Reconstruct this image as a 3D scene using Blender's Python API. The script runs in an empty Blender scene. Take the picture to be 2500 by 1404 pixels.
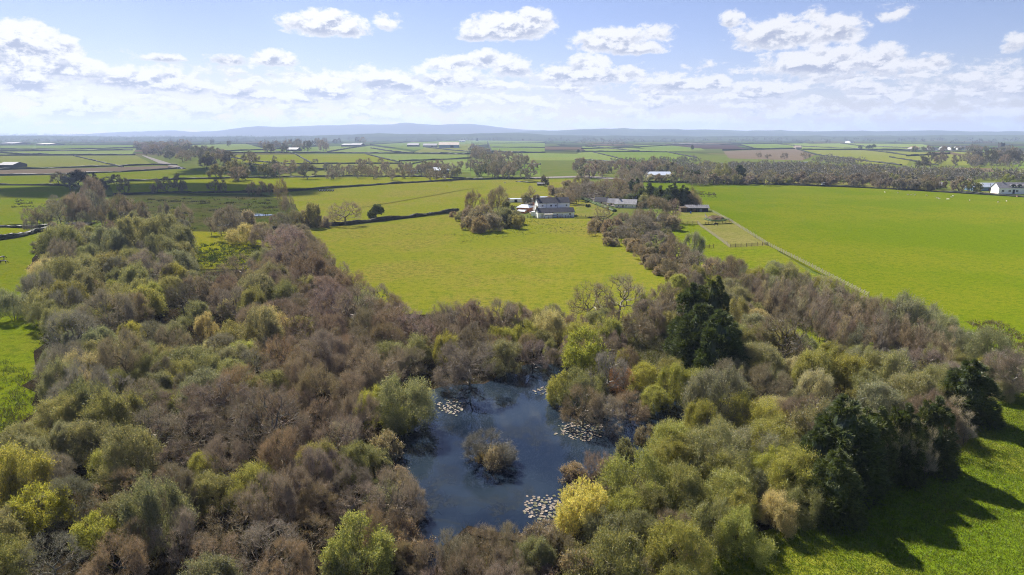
import bpy, math, random
import numpy as np
from mathutils import Vector, Matrix

# ------------------------------------------------------------------ camera, light, exposure
SC = bpy.context.scene
COL = SC.collection
R = math.radians
PITCH, CAMH, FPX = R(12.6), 45.0, 1667.0      # drone height and focal length (pixels of the 2500 px wide photograph)
cam_d = bpy.data.cameras.new("camera"); cam = bpy.data.objects.new("camera", cam_d); COL.objects.link(cam)
cam.location = (0, 0, CAMH); cam.rotation_euler = (R(90) - PITCH, 0, 0)
cam_d.sensor_width = 36; cam_d.lens = FPX * 36 / 2500; cam_d.clip_start = 0.5; cam_d.clip_end = 90000
SC.camera = cam
SUN_EL, SUN_AZ = R(42), R(-31)                # ahead of the camera and to its left
sd = bpy.data.lights.new("sun", "SUN"); sd.energy = 5.0; sd.angle = R(0.53); sd.color = (1, 0.95, 0.87)
sun = bpy.data.objects.new("sun", sd); COL.objects.link(sun)
sdir = Vector((math.sin(SUN_AZ) * math.cos(SUN_EL), math.cos(SUN_AZ) * math.cos(SUN_EL), math.sin(SUN_EL)))
sun.rotation_euler = (-sdir).to_track_quat('-Z', 'Y').to_euler(); sun.location = (0, 0, 3000)
SC.view_settings.view_transform = 'Standard'; SC.view_settings.look = 'None'
SC.view_settings.exposure = 1.2; SC.view_settings.gamma = 1; SC.view_settings.use_curve_mapping = False
SKY_STRENGTH = 0.0475
CLOUD_VAL = 0.46                               # radiance of a white cloud before exposure
HAZE_DENSITY = 8.5e-5
cy = SC.cycles
cy.max_bounces = 6; cy.diffuse_bounces = 3; cy.glossy_bounces = 2; cy.transmission_bounces = 3
cy.transparent_max_bounces = 6; cy.volume_bounces = 0
cy.use_adaptive_sampling = True; cy.adaptive_threshold = 0.02
SC.render.filter_size = 1.0; cy.pixel_filter_type = 'BLACKMAN_HARRIS'; cy.filter_width = 1.05
cy.use_denoising = True; cy.denoising_prefilter = 'NONE'
cy.caustics_reflective = False; cy.caustics_refractive = False

def ray(px, py):
    u, v = (px - 1250) / FPX, (702 - py) / FPX
    return Vector((u, math.cos(PITCH) + v * math.sin(PITCH), -math.sin(PITCH) + v * math.cos(PITCH)))
def at(px, py, z=0.0):
    d = ray(px, py); t = (z - CAMH) / d.z
    return Vector((d.x * t, d.y * t, z))
def mpp(px, py, z=0.0):                        # metres per photograph pixel at that ground point
    return (z - CAMH) / ray(px, py).z / FPX
def azel(px, py):
    d = ray(px, py).normalized()
    return math.degrees(math.atan2(d.x, d.y)), math.degrees(math.asin(d.z))

# ------------------------------------------------------------------ world: Nishita sky and clouds
W = bpy.data.worlds.new("World"); SC.world = W; W.use_nodes = True
wt = W.node_tree; wt.nodes.clear()
class NT:
    def __init__(s, t): s.t = t
    def n(s, typ, **kw):
        x = s.t.nodes.new(typ)
        for k, v in kw.items(): setattr(x, k, v)
        return x
    def _in(s, sock, v):
        if isinstance(v, bpy.types.NodeSocket): s.t.links.new(v, sock)
        elif v is not None: sock.default_value = v
    def m(s, op, a, b=None, c=None, clamp=False):
        x = s.n('ShaderNodeMath', operation=op, use_clamp=clamp)
        for i, v in enumerate((a, b, c)): s._in(x.inputs[i], v)
        return x.outputs[0]
    def v(s, op, a, b=None):
        x = s.n('ShaderNodeVectorMath', operation=op)
        s._in(x.inputs[0], a); s._in(x.inputs[1], b)
        return x.outputs['Value'] if op in ('LENGTH', 'DOT_PRODUCT') else x.outputs[0]
    def noise(s, vec, scale, detail=4, rough=0.55, dist=0.0):
        x = s.n('ShaderNodeTexNoise'); s._in(x.inputs['Vector'], vec)
        x.inputs['Scale'].default_value = scale; x.inputs['Detail'].default_value = detail
        x.inputs['Roughness'].default_value = rough; x.inputs['Distortion'].default_value = dist
        return x.outputs['Fac']
    def mix(s, f, a, b, typ='MIX'):
        x = s.n('ShaderNodeMix', data_type='RGBA', blend_type=typ)
        s._in(x.inputs[0], f)
        for sock, v in ((x.inputs[6], a), (x.inputs[7], b)):
            s._in(sock, v if isinstance(v, bpy.types.NodeSocket) else (*v[:3], 1))
        return x.outputs[2]
    def ss(s, val, lo, hi, a=0.0, b=1.0):
        x = s.n('ShaderNodeMapRange', interpolation_type='SMOOTHSTEP')
        s._in(x.inputs[0], val); s._in(x.inputs[1], lo); s._in(x.inputs[2], hi); s._in(x.inputs[3], a); s._in(x.inputs[4], b)
        return x.outputs[0]
    def xyz(s, vec):
        x = s.n('ShaderNodeSeparateXYZ'); s._in(x.inputs[0], vec); return x.outputs
    def comb(s, x, y, z=0.0):
        c = s.n('ShaderNodeCombineXYZ')
        for i, v in enumerate((x, y, z)): s._in(c.inputs[i], v)
        return c.outputs[0]

def build_world():
    g = NT(wt)
    sky = g.n('ShaderNodeTexSky', sky_type='NISHITA'); sky.sun_disc = False
    sky.sun_elevation = SUN_EL; sky.sun_rotation = SUN_AZ; sky.altitude = 50
    sky.air_density = 1.0; sky.dust_density = 0.25; sky.ozone_density = 4.0
    d = g.v('NORMALIZE', g.n('ShaderNodeTexCoord').outputs['Generated'])
    x, y, z = g.xyz(d)
    az = g.m('MULTIPLY', g.m('ARCTAN2', x, y), 57.2958)
    el = g.m('MULTIPLY', g.m('ARCSINE', z), 57.2958)
    p = g.comb(az, el)
    # the big cumulus of the picture: centre, half width, half height in photograph pixels, density
    L = [(60,118,120,52,1.2),(150,128,60,38,1),(150,172,130,26,1.1),(20,165,90,30,1),(215,160,60,18,.8),(790,64,112,36,1.1),(945,62,45,34,.45),(850,78,60,22,.8),
         (1235,74,115,40,1.1),(1300,58,62,36,1),(1160,90,60,18,.8),(1490,106,105,36,.95),(1600,84,60,30,.55),(1545,120,90,26,.8),
         (1785,52,34,30,.6),(1900,92,130,46,.9),(2045,80,80,44,.8),(1990,40,40,24,.5),(2190,36,70,28,.35),(2000,160,180,44,.9),(2150,152,80,40,.8),(2260,158,90,24,.6),
         (400,144,70,12,.8),(565,150,55,16,.85),(672,146,66,24,.9),(585,176,28,8,.5),(660,182,34,7,.5),(1100,160,70,26,.9),(1190,150,70,28,.9),(1120,194,85,22,.9),(1250,172,60,34,.8),
         (330,200,120,32,1),(420,192,40,24,.9),(60,210,80,34,.9),(480,222,50,20,.8),(600,230,80,16,.8),(800,228,100,30,.9),(960,205,110,34,.9),(1080,200,80,24,.8),(1440,165,62,34,.95),(1400,188,120,30,.9),(1500,188,100,26,.8),
         (1660,212,110,26,.8),(1755,206,36,28,1),(1880,222,90,22,.7),(2120,215,90,20,.5),(2350,195,120,34,.4),(2480,110,40,34,.5)]
    acc = None; hs = None; ws = None
    for (px, py, hw, hh, dn) in L:
        a, e = azel(px, py); sa, se = 1 / (hw * 0.0344 * math.cos(R(a)) ** 2 * 1.15), 1 / (hh * 0.0344 * 1.2)
        q = g.v('MULTIPLY', g.v('SUBTRACT', p, (a, e, 0)), (sa, se, 0))
        q2 = g.v('MAXIMUM', q, g.v('MULTIPLY', q, (-1, -1.6, 0)))
        w = g.m('MULTIPLY', g.m('SUBTRACT', 1.0, g.v('LENGTH', q2), clamp=True), dn)
        qy = g.m('MULTIPLY', g.xyz(q)[1], w)
        acc = w if acc is None else g.m('MAXIMUM', acc, w)
        hs = qy if hs is None else g.m('ADD', hs, qy)
        ws = w if ws is None else g.m('ADD', ws, w)
    hgt = g.m('DIVIDE', hs, g.m('ADD', ws, 0.02))
    # stratocumulus bank low over the horizon, all round; scattered cumulus higher up outside the framed sky
    pn = g.comb(g.m('MULTIPLY', az, 0.55), g.m('MULTIPLY', el, 1.5), 3.7)
    streak = g.noise(pn, 0.55, 7, 0.6)
    band = g.m('MULTIPLY', g.ss(el, 6.6, 3.0), g.ss(el, -1.0, 1.6, 0.55, 1.0))
    side = g.ss(az, -20.0, 25.0, 1.0, 0.75)
    bank = g.m('MULTIPLY', band, g.m('SUBTRACT', g.m('MULTIPLY', streak, 2.6), 0.93))
    bank = g.m('MULTIPLY', bank, side); streak_up = g.noise(g.v('ADD', pn, (-0.1, 0.55, 0)), 0.55, 7, 0.6)
    pl = g.v('MULTIPLY', d, g.comb(*(3 * [g.m('DIVIDE', 1.0, g.m('ADD', g.m('MAXIMUM', z, 0.0), 0.06))])))
    high = g.m('MULTIPLY', g.m('SUBTRACT', g.noise(pl, 0.75, 5, 0.5), 0.66), 2.2)
    out = g.m('MAXIMUM', g.ss(el, 11.5, 17.0), g.ss(g.m('ABSOLUTE', az), 38.0, 46.0))
    high = g.m('MULTIPLY', high, g.m('MULTIPLY', out, g.ss(el, 3.0, 7.0)))
    field = g.m('MAXIMUM', g.m('MAXIMUM', acc, bank), high)
    fb = g.noise(g.v('MULTIPLY', p, (0.85, 1.35, 0)), 0.9, 9, 0.62, 0.25)
    fb2 = g.noise(g.v('MULTIPLY', p, (1.0, 1.3, 0)), 2.6, 6, 0.6)
    edge = g.m('ADD', g.m('MULTIPLY', g.m('SUBTRACT', fb, 0.5), 1.15), g.m('MULTIPLY', g.m('SUBTRACT', fb2, 0.5), 0.30))
    dens = g.m('ADD', field, g.m('MULTIPLY', edge, g.ss(field, 0.0, 0.12)))
    mask = g.ss(dens, 0.08, 0.36)
    # light: cauliflower tops white, thick bases grey
    up = g.noise(g.v('MULTIPLY', g.v('ADD', p, (-0.25, 0.5, 0)), (0.85, 1.35, 0)), 0.9, 9, 0.62, 0.25)
    lit = g.m('ADD', g.m('MULTIPLY', hgt, 0.80), g.m('MULTIPLY', g.m('SUBTRACT', fb, up), 2.2))
    lit = g.m('ADD', lit, g.m('MULTIPLY', g.m('MULTIPLY', g.m('SUBTRACT', streak, streak_up), 3.2), band))
    thick = g.ss(dens, 0.15, 0.7)
    shade = g.m('SUBTRACT', 1.0, g.m('MULTIPLY', g.ss(lit, 0.25, -0.25), g.m('ADD', 0.25, g.m('MULTIPLY', thick, 0.75))))
    shade = g.m('MAXIMUM', shade, g.ss(el, 2.2, 0.6, 0.0, 0.8))
    cl = g.mix(shade, (0.46 * CLOUD_VAL, 0.51 * CLOUD_VAL, 0.65 * CLOUD_VAL), (1.0 * CLOUD_VAL, 1.0 * CLOUD_VAL, 1.01 * CLOUD_VAL))
    away = g.ss(az, -15.0, 40.0, 1.0, 0.86)                         # clouds turn greyer away from the sun
    cl = g.mix(1.0, cl, g.comb(away, away, g.m('ADD', g.m('MULTIPLY', away, 0.8), 0.2)), 'MULTIPLY')
    skyc = g.mix(1.0, sky.outputs[0], (SKY_STRENGTH * 1.05, SKY_STRENGTH * 0.90, SKY_STRENGTH * 1.04), 'MULTIPLY')
    colr = g.mix(g.m('MULTIPLY', mask, 0.95), skyc, cl)
    bg = g.n('ShaderNodeBackground'); g._in(bg.inputs[0], colr); bg.inputs[1].default_value = 1.0
    o = g.n('ShaderNodeOutputWorld'); wt.links.new(bg.outputs[0], o.inputs[0])
build_world()
W.cycles.sampling_method = 'MANUAL'; W.cycles.sample_map_resolution = 512

# ------------------------------------------------------------------ helpers
def link(o, parent=None):
    COL.objects.link(o)
    if parent is not None: o.parent = parent
    return o
def tag(o, label=None, cat=None, group=None, kind=None):
    for k, v in (('label', label), ('category', cat), ('group', group), ('kind', kind)):
        if v: o[k] = v
    return o
def empty(name, loc=(0, 0, 0), rz=0.0, label=None, cat=None, group=None):
    o = bpy.data.objects.new(name, None); o.location = loc; o.rotation_euler = (0, 0, rz); o.empty_display_size = 0.5
    COL.objects.link(o); return tag(o, label, cat, group)
def tri_mesh(name, V, F, mats=(), midx=None, smooth=False):
    me = bpy.data.meshes.new(name); V = np.asarray(V, np.float32); F = np.asarray(F, np.int32)
    nf, k = F.shape
    me.vertices.add(len(V)); me.vertices.foreach_set('co', V.ravel())
    me.loops.add(nf * k); me.loops.foreach_set('vertex_index', F.ravel())
    me.polygons.add(nf); me.polygons.foreach_set('loop_start', np.arange(0, nf * k, k, dtype=np.int32))
    if midx is not None: me.polygons.foreach_set('material_index', np.asarray(midx, np.int32))
    me.polygons.foreach_set('use_smooth', np.full(nf, bool(smooth)))
    for m in mats: me.materials.append(m)
    me.update(calc_edges=True); return me
def mesh_obj(name, me, parent=None, loc=None):
    o = bpy.data.objects.new(name, me); link(o, parent)
    if loc is not None: o.location = loc
    return o
class MB:                                      # collects boxes, prisms and polygons into one mesh
    def __init__(s): s.v = []; s.f = []
    def box(s, c, size, rz=0.0, taper=1.0):
        cx, cy_, cz = c; a, b, h = (k / 2 for k in size); n = len(s.v); cr, sr = math.cos(rz), math.sin(rz)
        for zz, t in ((-h, 1), (h, taper)):
            for sx, sy in ((-1, -1), (1, -1), (1, 1), (-1, 1)):
                x, y = sx * a * t, sy * b * t
                s.v.append((cx + x * cr - y * sr, cy_ + x * sr + y * cr, cz + zz))
        s.f += [(n+3,n+2,n+1,n), (n+4,n+5,n+6,n+7)] + [(n+i, n+(i+1)%4, n+4+(i+1)%4, n+4+i) for i in range(4)]
        return s
    def poly(s, pts, faces):
        n = len(s.v); s.v += [tuple(p) for p in pts]; s.f += [tuple(n + i for i in f) for f in faces]; return s
    def bar(s, a, b, w, h=None):
        a, b = Vector(a), Vector(b); h = h or w; d = (b - a).normalized()
        up = Vector((0, 0, 1)) if abs(d.z) < 0.95 else Vector((1, 0, 0))
        sx = d.cross(up).normalized() * w / 2; sy = sx.cross(d).normalized() * h / 2
        pts = [p + q for p in (a, b) for q in (-sx - sy, sx - sy, sx + sy, -sx + sy)]
        return s.poly(pts, [(3,2,1,0), (4,5,6,7)] + [(i, (i+1)%4, 4+(i+1)%4, 4+i) for i in range(4)])
    def cyl(s, a, b, r0, r1=None, k=8):
        a, b = Vector(a), Vector(b); r1 = r0 if r1 is None else r1; d = (b - a).normalized()
        up = Vector((0, 0, 1)) if abs(d.z) < 0.95 else Vector((1, 0, 0))
        e = d.cross(up).normalized(); f = e.cross(d)
        pts = [p + (e * math.cos(t) + f * math.sin(t)) * r for p, r in ((a, r0), (b, r1)) for t in (2 * math.pi * i / k for i in range(k))]
        return s.poly(pts, [tuple(range(k - 1, -1, -1)), tuple(range(k, 2 * k))] + [(i, (i+1)%k, k+(i+1)%k, k+i) for i in range(k)])
    def mesh(s, name, mat=None):
        me = bpy.data.meshes.new(name); me.from_pydata([tuple(p) for p in s.v], [], s.f); me.update()
        if mat: me.materials.append(mat)
        return me
    def obj(s, name, mat=None, parent=None, loc=None): return mesh_obj(name, s.mesh(name, mat), parent, loc)

# ------------------------------------------------------------------ materials
def mat(name):
    m = bpy.data.materials.new(name); m.use_nodes = True; m.node_tree.nodes.clear(); return m, NT(m.node_tree)
def out(g, sh, disp=None):
    o = g.n('ShaderNodeOutputMaterial'); g.t.links.new(sh, o.inputs[0]); return o
def bsdf(g, col, rough=0.9, spec=0.2, normal=None, metal=0.0):
    b = g.n('ShaderNodeBsdfPrincipled'); g._in(b.inputs['Base Color'], col if isinstance(col, bpy.types.NodeSocket) else (*col[:3], 1))
    g._in(b.inputs['Roughness'], rough); g._in(b.inputs['Specular IOR Level'], spec); b.inputs['Metallic'].default_value = metal
    if normal is not None: g._in(b.inputs['Normal'], normal)
    return b.outputs[0]
def matte(g, col, normal=None):
    b = g.n('ShaderNodeBsdfDiffuse'); g._in(b.inputs[0], col); b.inputs[1].default_value = 0.6
    if normal is not None: g._in(b.inputs['Normal'], normal)
    return b.outputs[0]
def bump(g, h, strength, dist):
    b = g.n('ShaderNodeBump'); b.inputs['Strength'].default_value = strength; b.inputs['Distance'].default_value = dist
    g._in(b.inputs['Height'], h); return b.outputs[0]
def pos(g): return g.n('ShaderNodeNewGeometry').outputs['Position']
def plain(name, col, rough=0.75, spec=0.25, var=0.25, scale=1.5, metal=0.0):
    m, g = mat(name); f = g.noise(g.n('ShaderNodeTexCoord').outputs['Object'], scale, 5, 0.65)
    c = g.mix(g.ss(f, 0.3, 0.7), tuple(k * (1 - var) for k in col), tuple(k * (1 + var * 0.6) for k in col))
    out(g, bsdf(g, c, rough, spec, None, metal)); return m
def leafy(name, transl, rough=0.8, var=0.45):
    """Foliage and twigs: the colour is the object's own (Object Info), varied leaf by leaf."""
    m, g = mat(name); oi = g.n('ShaderNodeObjectInfo'); co = g.n('ShaderNodeTexCoord').outputs['Object']
    wn = g.n('ShaderNodeTexWhiteNoise', noise_dimensions='1D'); g._in(wn.inputs[1], g.n('ShaderNodeNewGeometry').outputs['Random Per Island'])
    f = g.m('ADD', g.m('MULTIPLY', g.noise(g.v('ADD', co, g.comb(g.m('MULTIPLY', oi.outputs['Random'], 37.0), 0.0, 0.0)), 0.55, 3, 0.6), 0.9), g.m('MULTIPLY', wn.outputs[0], 0.55))
    k = g.ss(f, 0.30, 1.10, 1 - var, 1 + var)
    c = g.mix(1.0, oi.outputs['Color'], g.comb(k, k, k), 'MULTIPLY')
    hv = g.ss(wn.outputs[0], 0.0, 1.0, 0.88, 1.12)
    c = g.mix(1.0, c, g.comb(hv, 1.0, 0.95), 'MULTIPLY')
    df = g.n('ShaderNodeBsdfDiffuse'); g._in(df.inputs[0], c)
    sh = df.outputs[0]
    if transl > 0:
        tr = g.n('ShaderNodeBsdfTranslucent'); g._in(tr.inputs[0], g.mix(1.0, c, (1.25, 1.2, 0.7), 'MULTIPLY'))
        mx = g.n('ShaderNodeMixShader'); mx.inputs[0].default_value = transl
        g.t.links.new(sh, mx.inputs[1]); g.t.links.new(tr.outputs[0], mx.inputs[2]); sh = mx.outputs[0]
    gl = g.n('ShaderNodeBsdfGlossy'); gl.inputs['Roughness'].default_value = 0.5; gl.inputs[0].default_value = (1, 1, 1, 1)
    m2 = g.n('ShaderNodeMixShader'); m2.inputs[0].default_value = 0.03
    g.t.links.new(sh, m2.inputs[1]); g.t.links.new(gl.outputs[0], m2.inputs[2])
    out(g, m2.outputs[0]); return m
def grass(name, c1, c2, c3, big=0.02, tuss=0.5, bstr=0.6, dots=0.0, streak=0.0):
    """Pasture: c1 main, c2 drier patches, c3 darker tussocks."""
    m, g = mat(name); P = pos(g)
    n1 = g.noise(P, big, 5, 0.6, 0.5); n2 = g.noise(P, 0.16, 5, 0.65); n3 = g.noise(P, tuss, 5, 0.7); n4 = g.noise(P, 3.1, 3, 0.7)
    c = g.mix(g.ss(g.m('ADD', g.m('MULTIPLY', n1, 0.75), g.m('MULTIPLY', n2, 0.25)), 0.42, 0.62), c1, c2)
    c = g.mix(g.m('MULTIPLY', g.ss(n3, 0.46, 0.66), 0.75), c, c3); n5 = g.noise(P, 1.3, 4, 0.75); c = g.mix(g.m('MULTIPLY', g.ss(n5, 0.52, 0.68), 0.5), c, c3); c = g.mix(g.m('MULTIPLY', g.ss(n5, 0.44, 0.30), 0.35), c, c2)
    c = g.mix(g.m('MULTIPLY', g.ss(n2, 0.58, 0.75), 0.35), c, c3)
    k = g.ss(n4, 0.25, 0.75, 0.70, 1.28); c = g.mix(1.0, c, g.comb(k, k, k), 'MULTIPLY')
    if dots:
        dn = g.noise(P, 0.9, 2, 0.5); c = g.mix(g.m('MULTIPLY', g.ss(g.m('MULTIPLY', dn, g.ss(n1, 0.35, 0.6)), 0.5, 0.56), dots), c, (0.03, 0.045, 0.01))
    if streak:
        q = g.v('MULTIPLY', P, (0.035, 0.006, 0)); c = g.mix(g.m('MULTIPLY', g.ss(g.noise(q, 1.0, 4, 0.6), 0.5, 0.65), streak), c, c2)
    h = g.m('ADD', g.m('MULTIPLY', n3, 0.8), g.m('MULTIPLY', n4, 0.3))
    out(g, matte(g, c, bump(g, h, bstr, 0.45))); return m
def earth(name, c1, c2, c3, s=0.3):
    m, g = mat(name); P = pos(g); n1 = g.noise(P, s, 6, 0.7); n2 = g.noise(P, s * 8, 4, 0.7)
    c = g.mix(g.ss(n1, 0.35, 0.65), c1, c2); c = g.mix(g.m('MULTIPLY', g.ss(n2, 0.5, 0.7), 0.7), c, c3)
    out(g, matte(g, c, bump(g, g.m('ADD', n1, g.m('MULTIPLY', n2, 0.4)), 0.8, 0.5))); return m
M = {}
M['twig'] = leafy('twig', 0.24); M['leaf'] = leafy('leaf', 0.46); M['needle'] = leafy('needle', 0.25, var=0.55)
M['bark'] = leafy('bark', 0.0); M['hedge'] = leafy('hedge_leaf', 0.3)
# ------------------------------------------------------------------ ground, fields, pond, hills, haze
def poly_pts(px, wob=0.0, step=None, seed=0):
    """Photograph outline -> ground outline, finely divided and slightly wavy."""
    rng = random.Random(seed); P = [at(*p) for p in px]; o = []
    for a, b in zip(P, P[1:] + P[:1]):
        L = (b - a).length; k = max(1, min(40, int(L / (step or max(4.0, (a.length + b.length) / 60)))))
        for i in range(k):
            q = a.lerp(b, i / k); w = wob * min(1.0, L / k / 6)
            o.append((q.x + rng.uniform(-w, w), q.y + rng.uniform(-w, w)))
    return o
_level = [0]
def sheet(name, px, material, wob=0.8, kind='structure', z=None, world=False):
    _level[0] += 1; zz = 0.008 * _level[0] if z is None else z
    pts = px if world else poly_pts(px, wob, seed=_level[0])
    me = bpy.data.meshes.new(name); me.from_pydata([(x, y, zz) for x, y in pts], [], [tuple(range(len(pts)))]); me.update()
    me.validate(); me.materials.append(material)
    return tag(mesh_obj(name, me), kind=kind)

def far_ground():
    m, g = mat('countryside'); P = pos(g)
    near = g.noise(P, 0.05, 6, 0.65)
    vo = g.n('ShaderNodeTexVoronoi', feature='F1'); vo.inputs['Scale'].default_value = 0.0042; vo.inputs['Randomness'].default_value = 0.9
    g._in(vo.inputs['Vector'], g.v('MULTIPLY', P, (1.0, 0.55, 0)))
    ve = g.n('ShaderNodeTexVoronoi', feature='DISTANCE_TO_EDGE'); ve.inputs['Scale'].default_value = 0.0042; ve.inputs['Randomness'].default_value = 0.9
    g._in(ve.inputs['Vector'], g.v('MULTIPLY', P, (1.0, 0.55, 0)))
    r = g.xyz(vo.outputs['Color'])
    fld = g.mix(g.ss(r[0], 0.25, 0.9), (0.075, 0.125, 0.022), (0.115, 0.13, 0.04))
    fld = g.mix(g.ss(r[1], 0.80, 0.84), fld, (0.15, 0.10, 0.06))
    fld = g.mix(g.ss(r[2], 0.68, 0.70), fld, (0.055, 0.065, 0.035))
    fld = g.mix(g.ss(ve.outputs['Distance'], 0.06, 0.03), fld, (0.03, 0.035, 0.018))
    loc = g.mix(g.ss(near, 0.35, 0.65), (0.125, 0.170, 0.030), (0.170, 0.180, 0.045))
    dist = g.v('LENGTH', P)
    c = g.mix(g.ss(dist, 1500.0, 2100.0), loc, fld)
    out(g, matte(g, c)); return m
gv, gf = [], []
GX = [-17000, -9000, -3000, -1000, 0, 1000, 3000, 9000, 17000]; GY = [-2000, -300, 300, 1000, 3000, 9000, 17000]
for yy in GY: gv += [(xx, yy, 0) for xx in GX]
for j in range(len(GY) - 1):
    for i in range(len(GX) - 1):
        a = j * len(GX) + i; gf.append((a, a + 1, a + 1 + len(GX), a + len(GX)))
me = bpy.data.meshes.new('ground'); me.from_pydata(gv, [], gf); me.update(); me.materials.append(far_ground())
tag(mesh_obj('ground', me), kind='structure')

G = lambda n, a, b, c, **k: grass(n, a, b, c, **k)
g_mid = G('grass_meadow', (0.244, 0.250, 0.021), (0.310, 0.263, 0.045), (0.132, 0.186, 0.015), big=0.018, dots=0.22)
g_right = G('grass_large_field', (0.138, 0.192, 0.005), (0.192, 0.210, 0.012), (0.090, 0.142, 0.005), big=0.012, tuss=0.7, streak=0.25)
g_near = G('grass_near_meadow', (0.149, 0.212, 0.012), (0.227, 0.234, 0.026), (0.085, 0.139, 0.008), big=0.05, tuss=0.9, bstr=0.9)
g_left = G('grass_left', (0.180, 0.228, 0.010), (0.228, 0.228, 0.022), (0.102, 0.150, 0.007), big=0.02)
g_bright = G('grass_bright', (0.228, 0.258, 0.007), (0.282, 0.258, 0.022), (0.156, 0.198, 0.007), big=0.012)
g_far = G('grass_far', (0.168, 0.242, 0.035), (0.212, 0.251, 0.051), (0.124, 0.190, 0.029), big=0.006, tuss=0.1, bstr=0.2)
g_far2 = G('grass_far_pale', (0.212, 0.278, 0.059), (0.249, 0.278, 0.073), (0.168, 0.227, 0.044), big=0.006, tuss=0.1, bstr=0.2)
g_far3 = G('grass_far_olive', (0.215, 0.235, 0.042), (0.245, 0.240, 0.055), (0.170, 0.195, 0.035), big=0.006, tuss=0.1, bstr=0.2)
g_rough = G('grass_rough', (0.084, 0.106, 0.017), (0.120, 0.102, 0.036), (0.036, 0.050, 0.012), big=0.035, tuss=0.25, bstr=0.8, dots=0.6)
g_dry = G('grass_paddock', (0.222, 0.216, 0.048), (0.270, 0.240, 0.072), (0.156, 0.168, 0.036), big=0.05)
g_lawn = G('grass_lawn', (0.210, 0.222, 0.036), (0.288, 0.240, 0.072), (0.144, 0.180, 0.024), big=0.06)
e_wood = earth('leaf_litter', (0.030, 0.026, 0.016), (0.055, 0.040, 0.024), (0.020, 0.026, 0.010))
e_plough = earth('plough', (0.190, 0.145, 0.095), (0.215, 0.165, 0.110), (0.170, 0.128, 0.085), 0.02)
e_plough_dark = earth('plough_dark', (0.075, 0.050, 0.045), (0.09, 0.06, 0.05), (0.06, 0.042, 0.04), 0.02)
e_tan = earth('stubble', (0.175, 0.130, 0.075), (0.20, 0.15, 0.09), (0.15, 0.11, 0.06), 0.02)
e_track = earth('gravel', (0.34, 0.30, 0.25), (0.42, 0.38, 0.33), (0.25, 0.21, 0.17), 0.6)
e_bank = earth('mud_bank', (0.045, 0.036, 0.024), (0.085, 0.06, 0.04), (0.03, 0.03, 0.015), 0.5)

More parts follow.
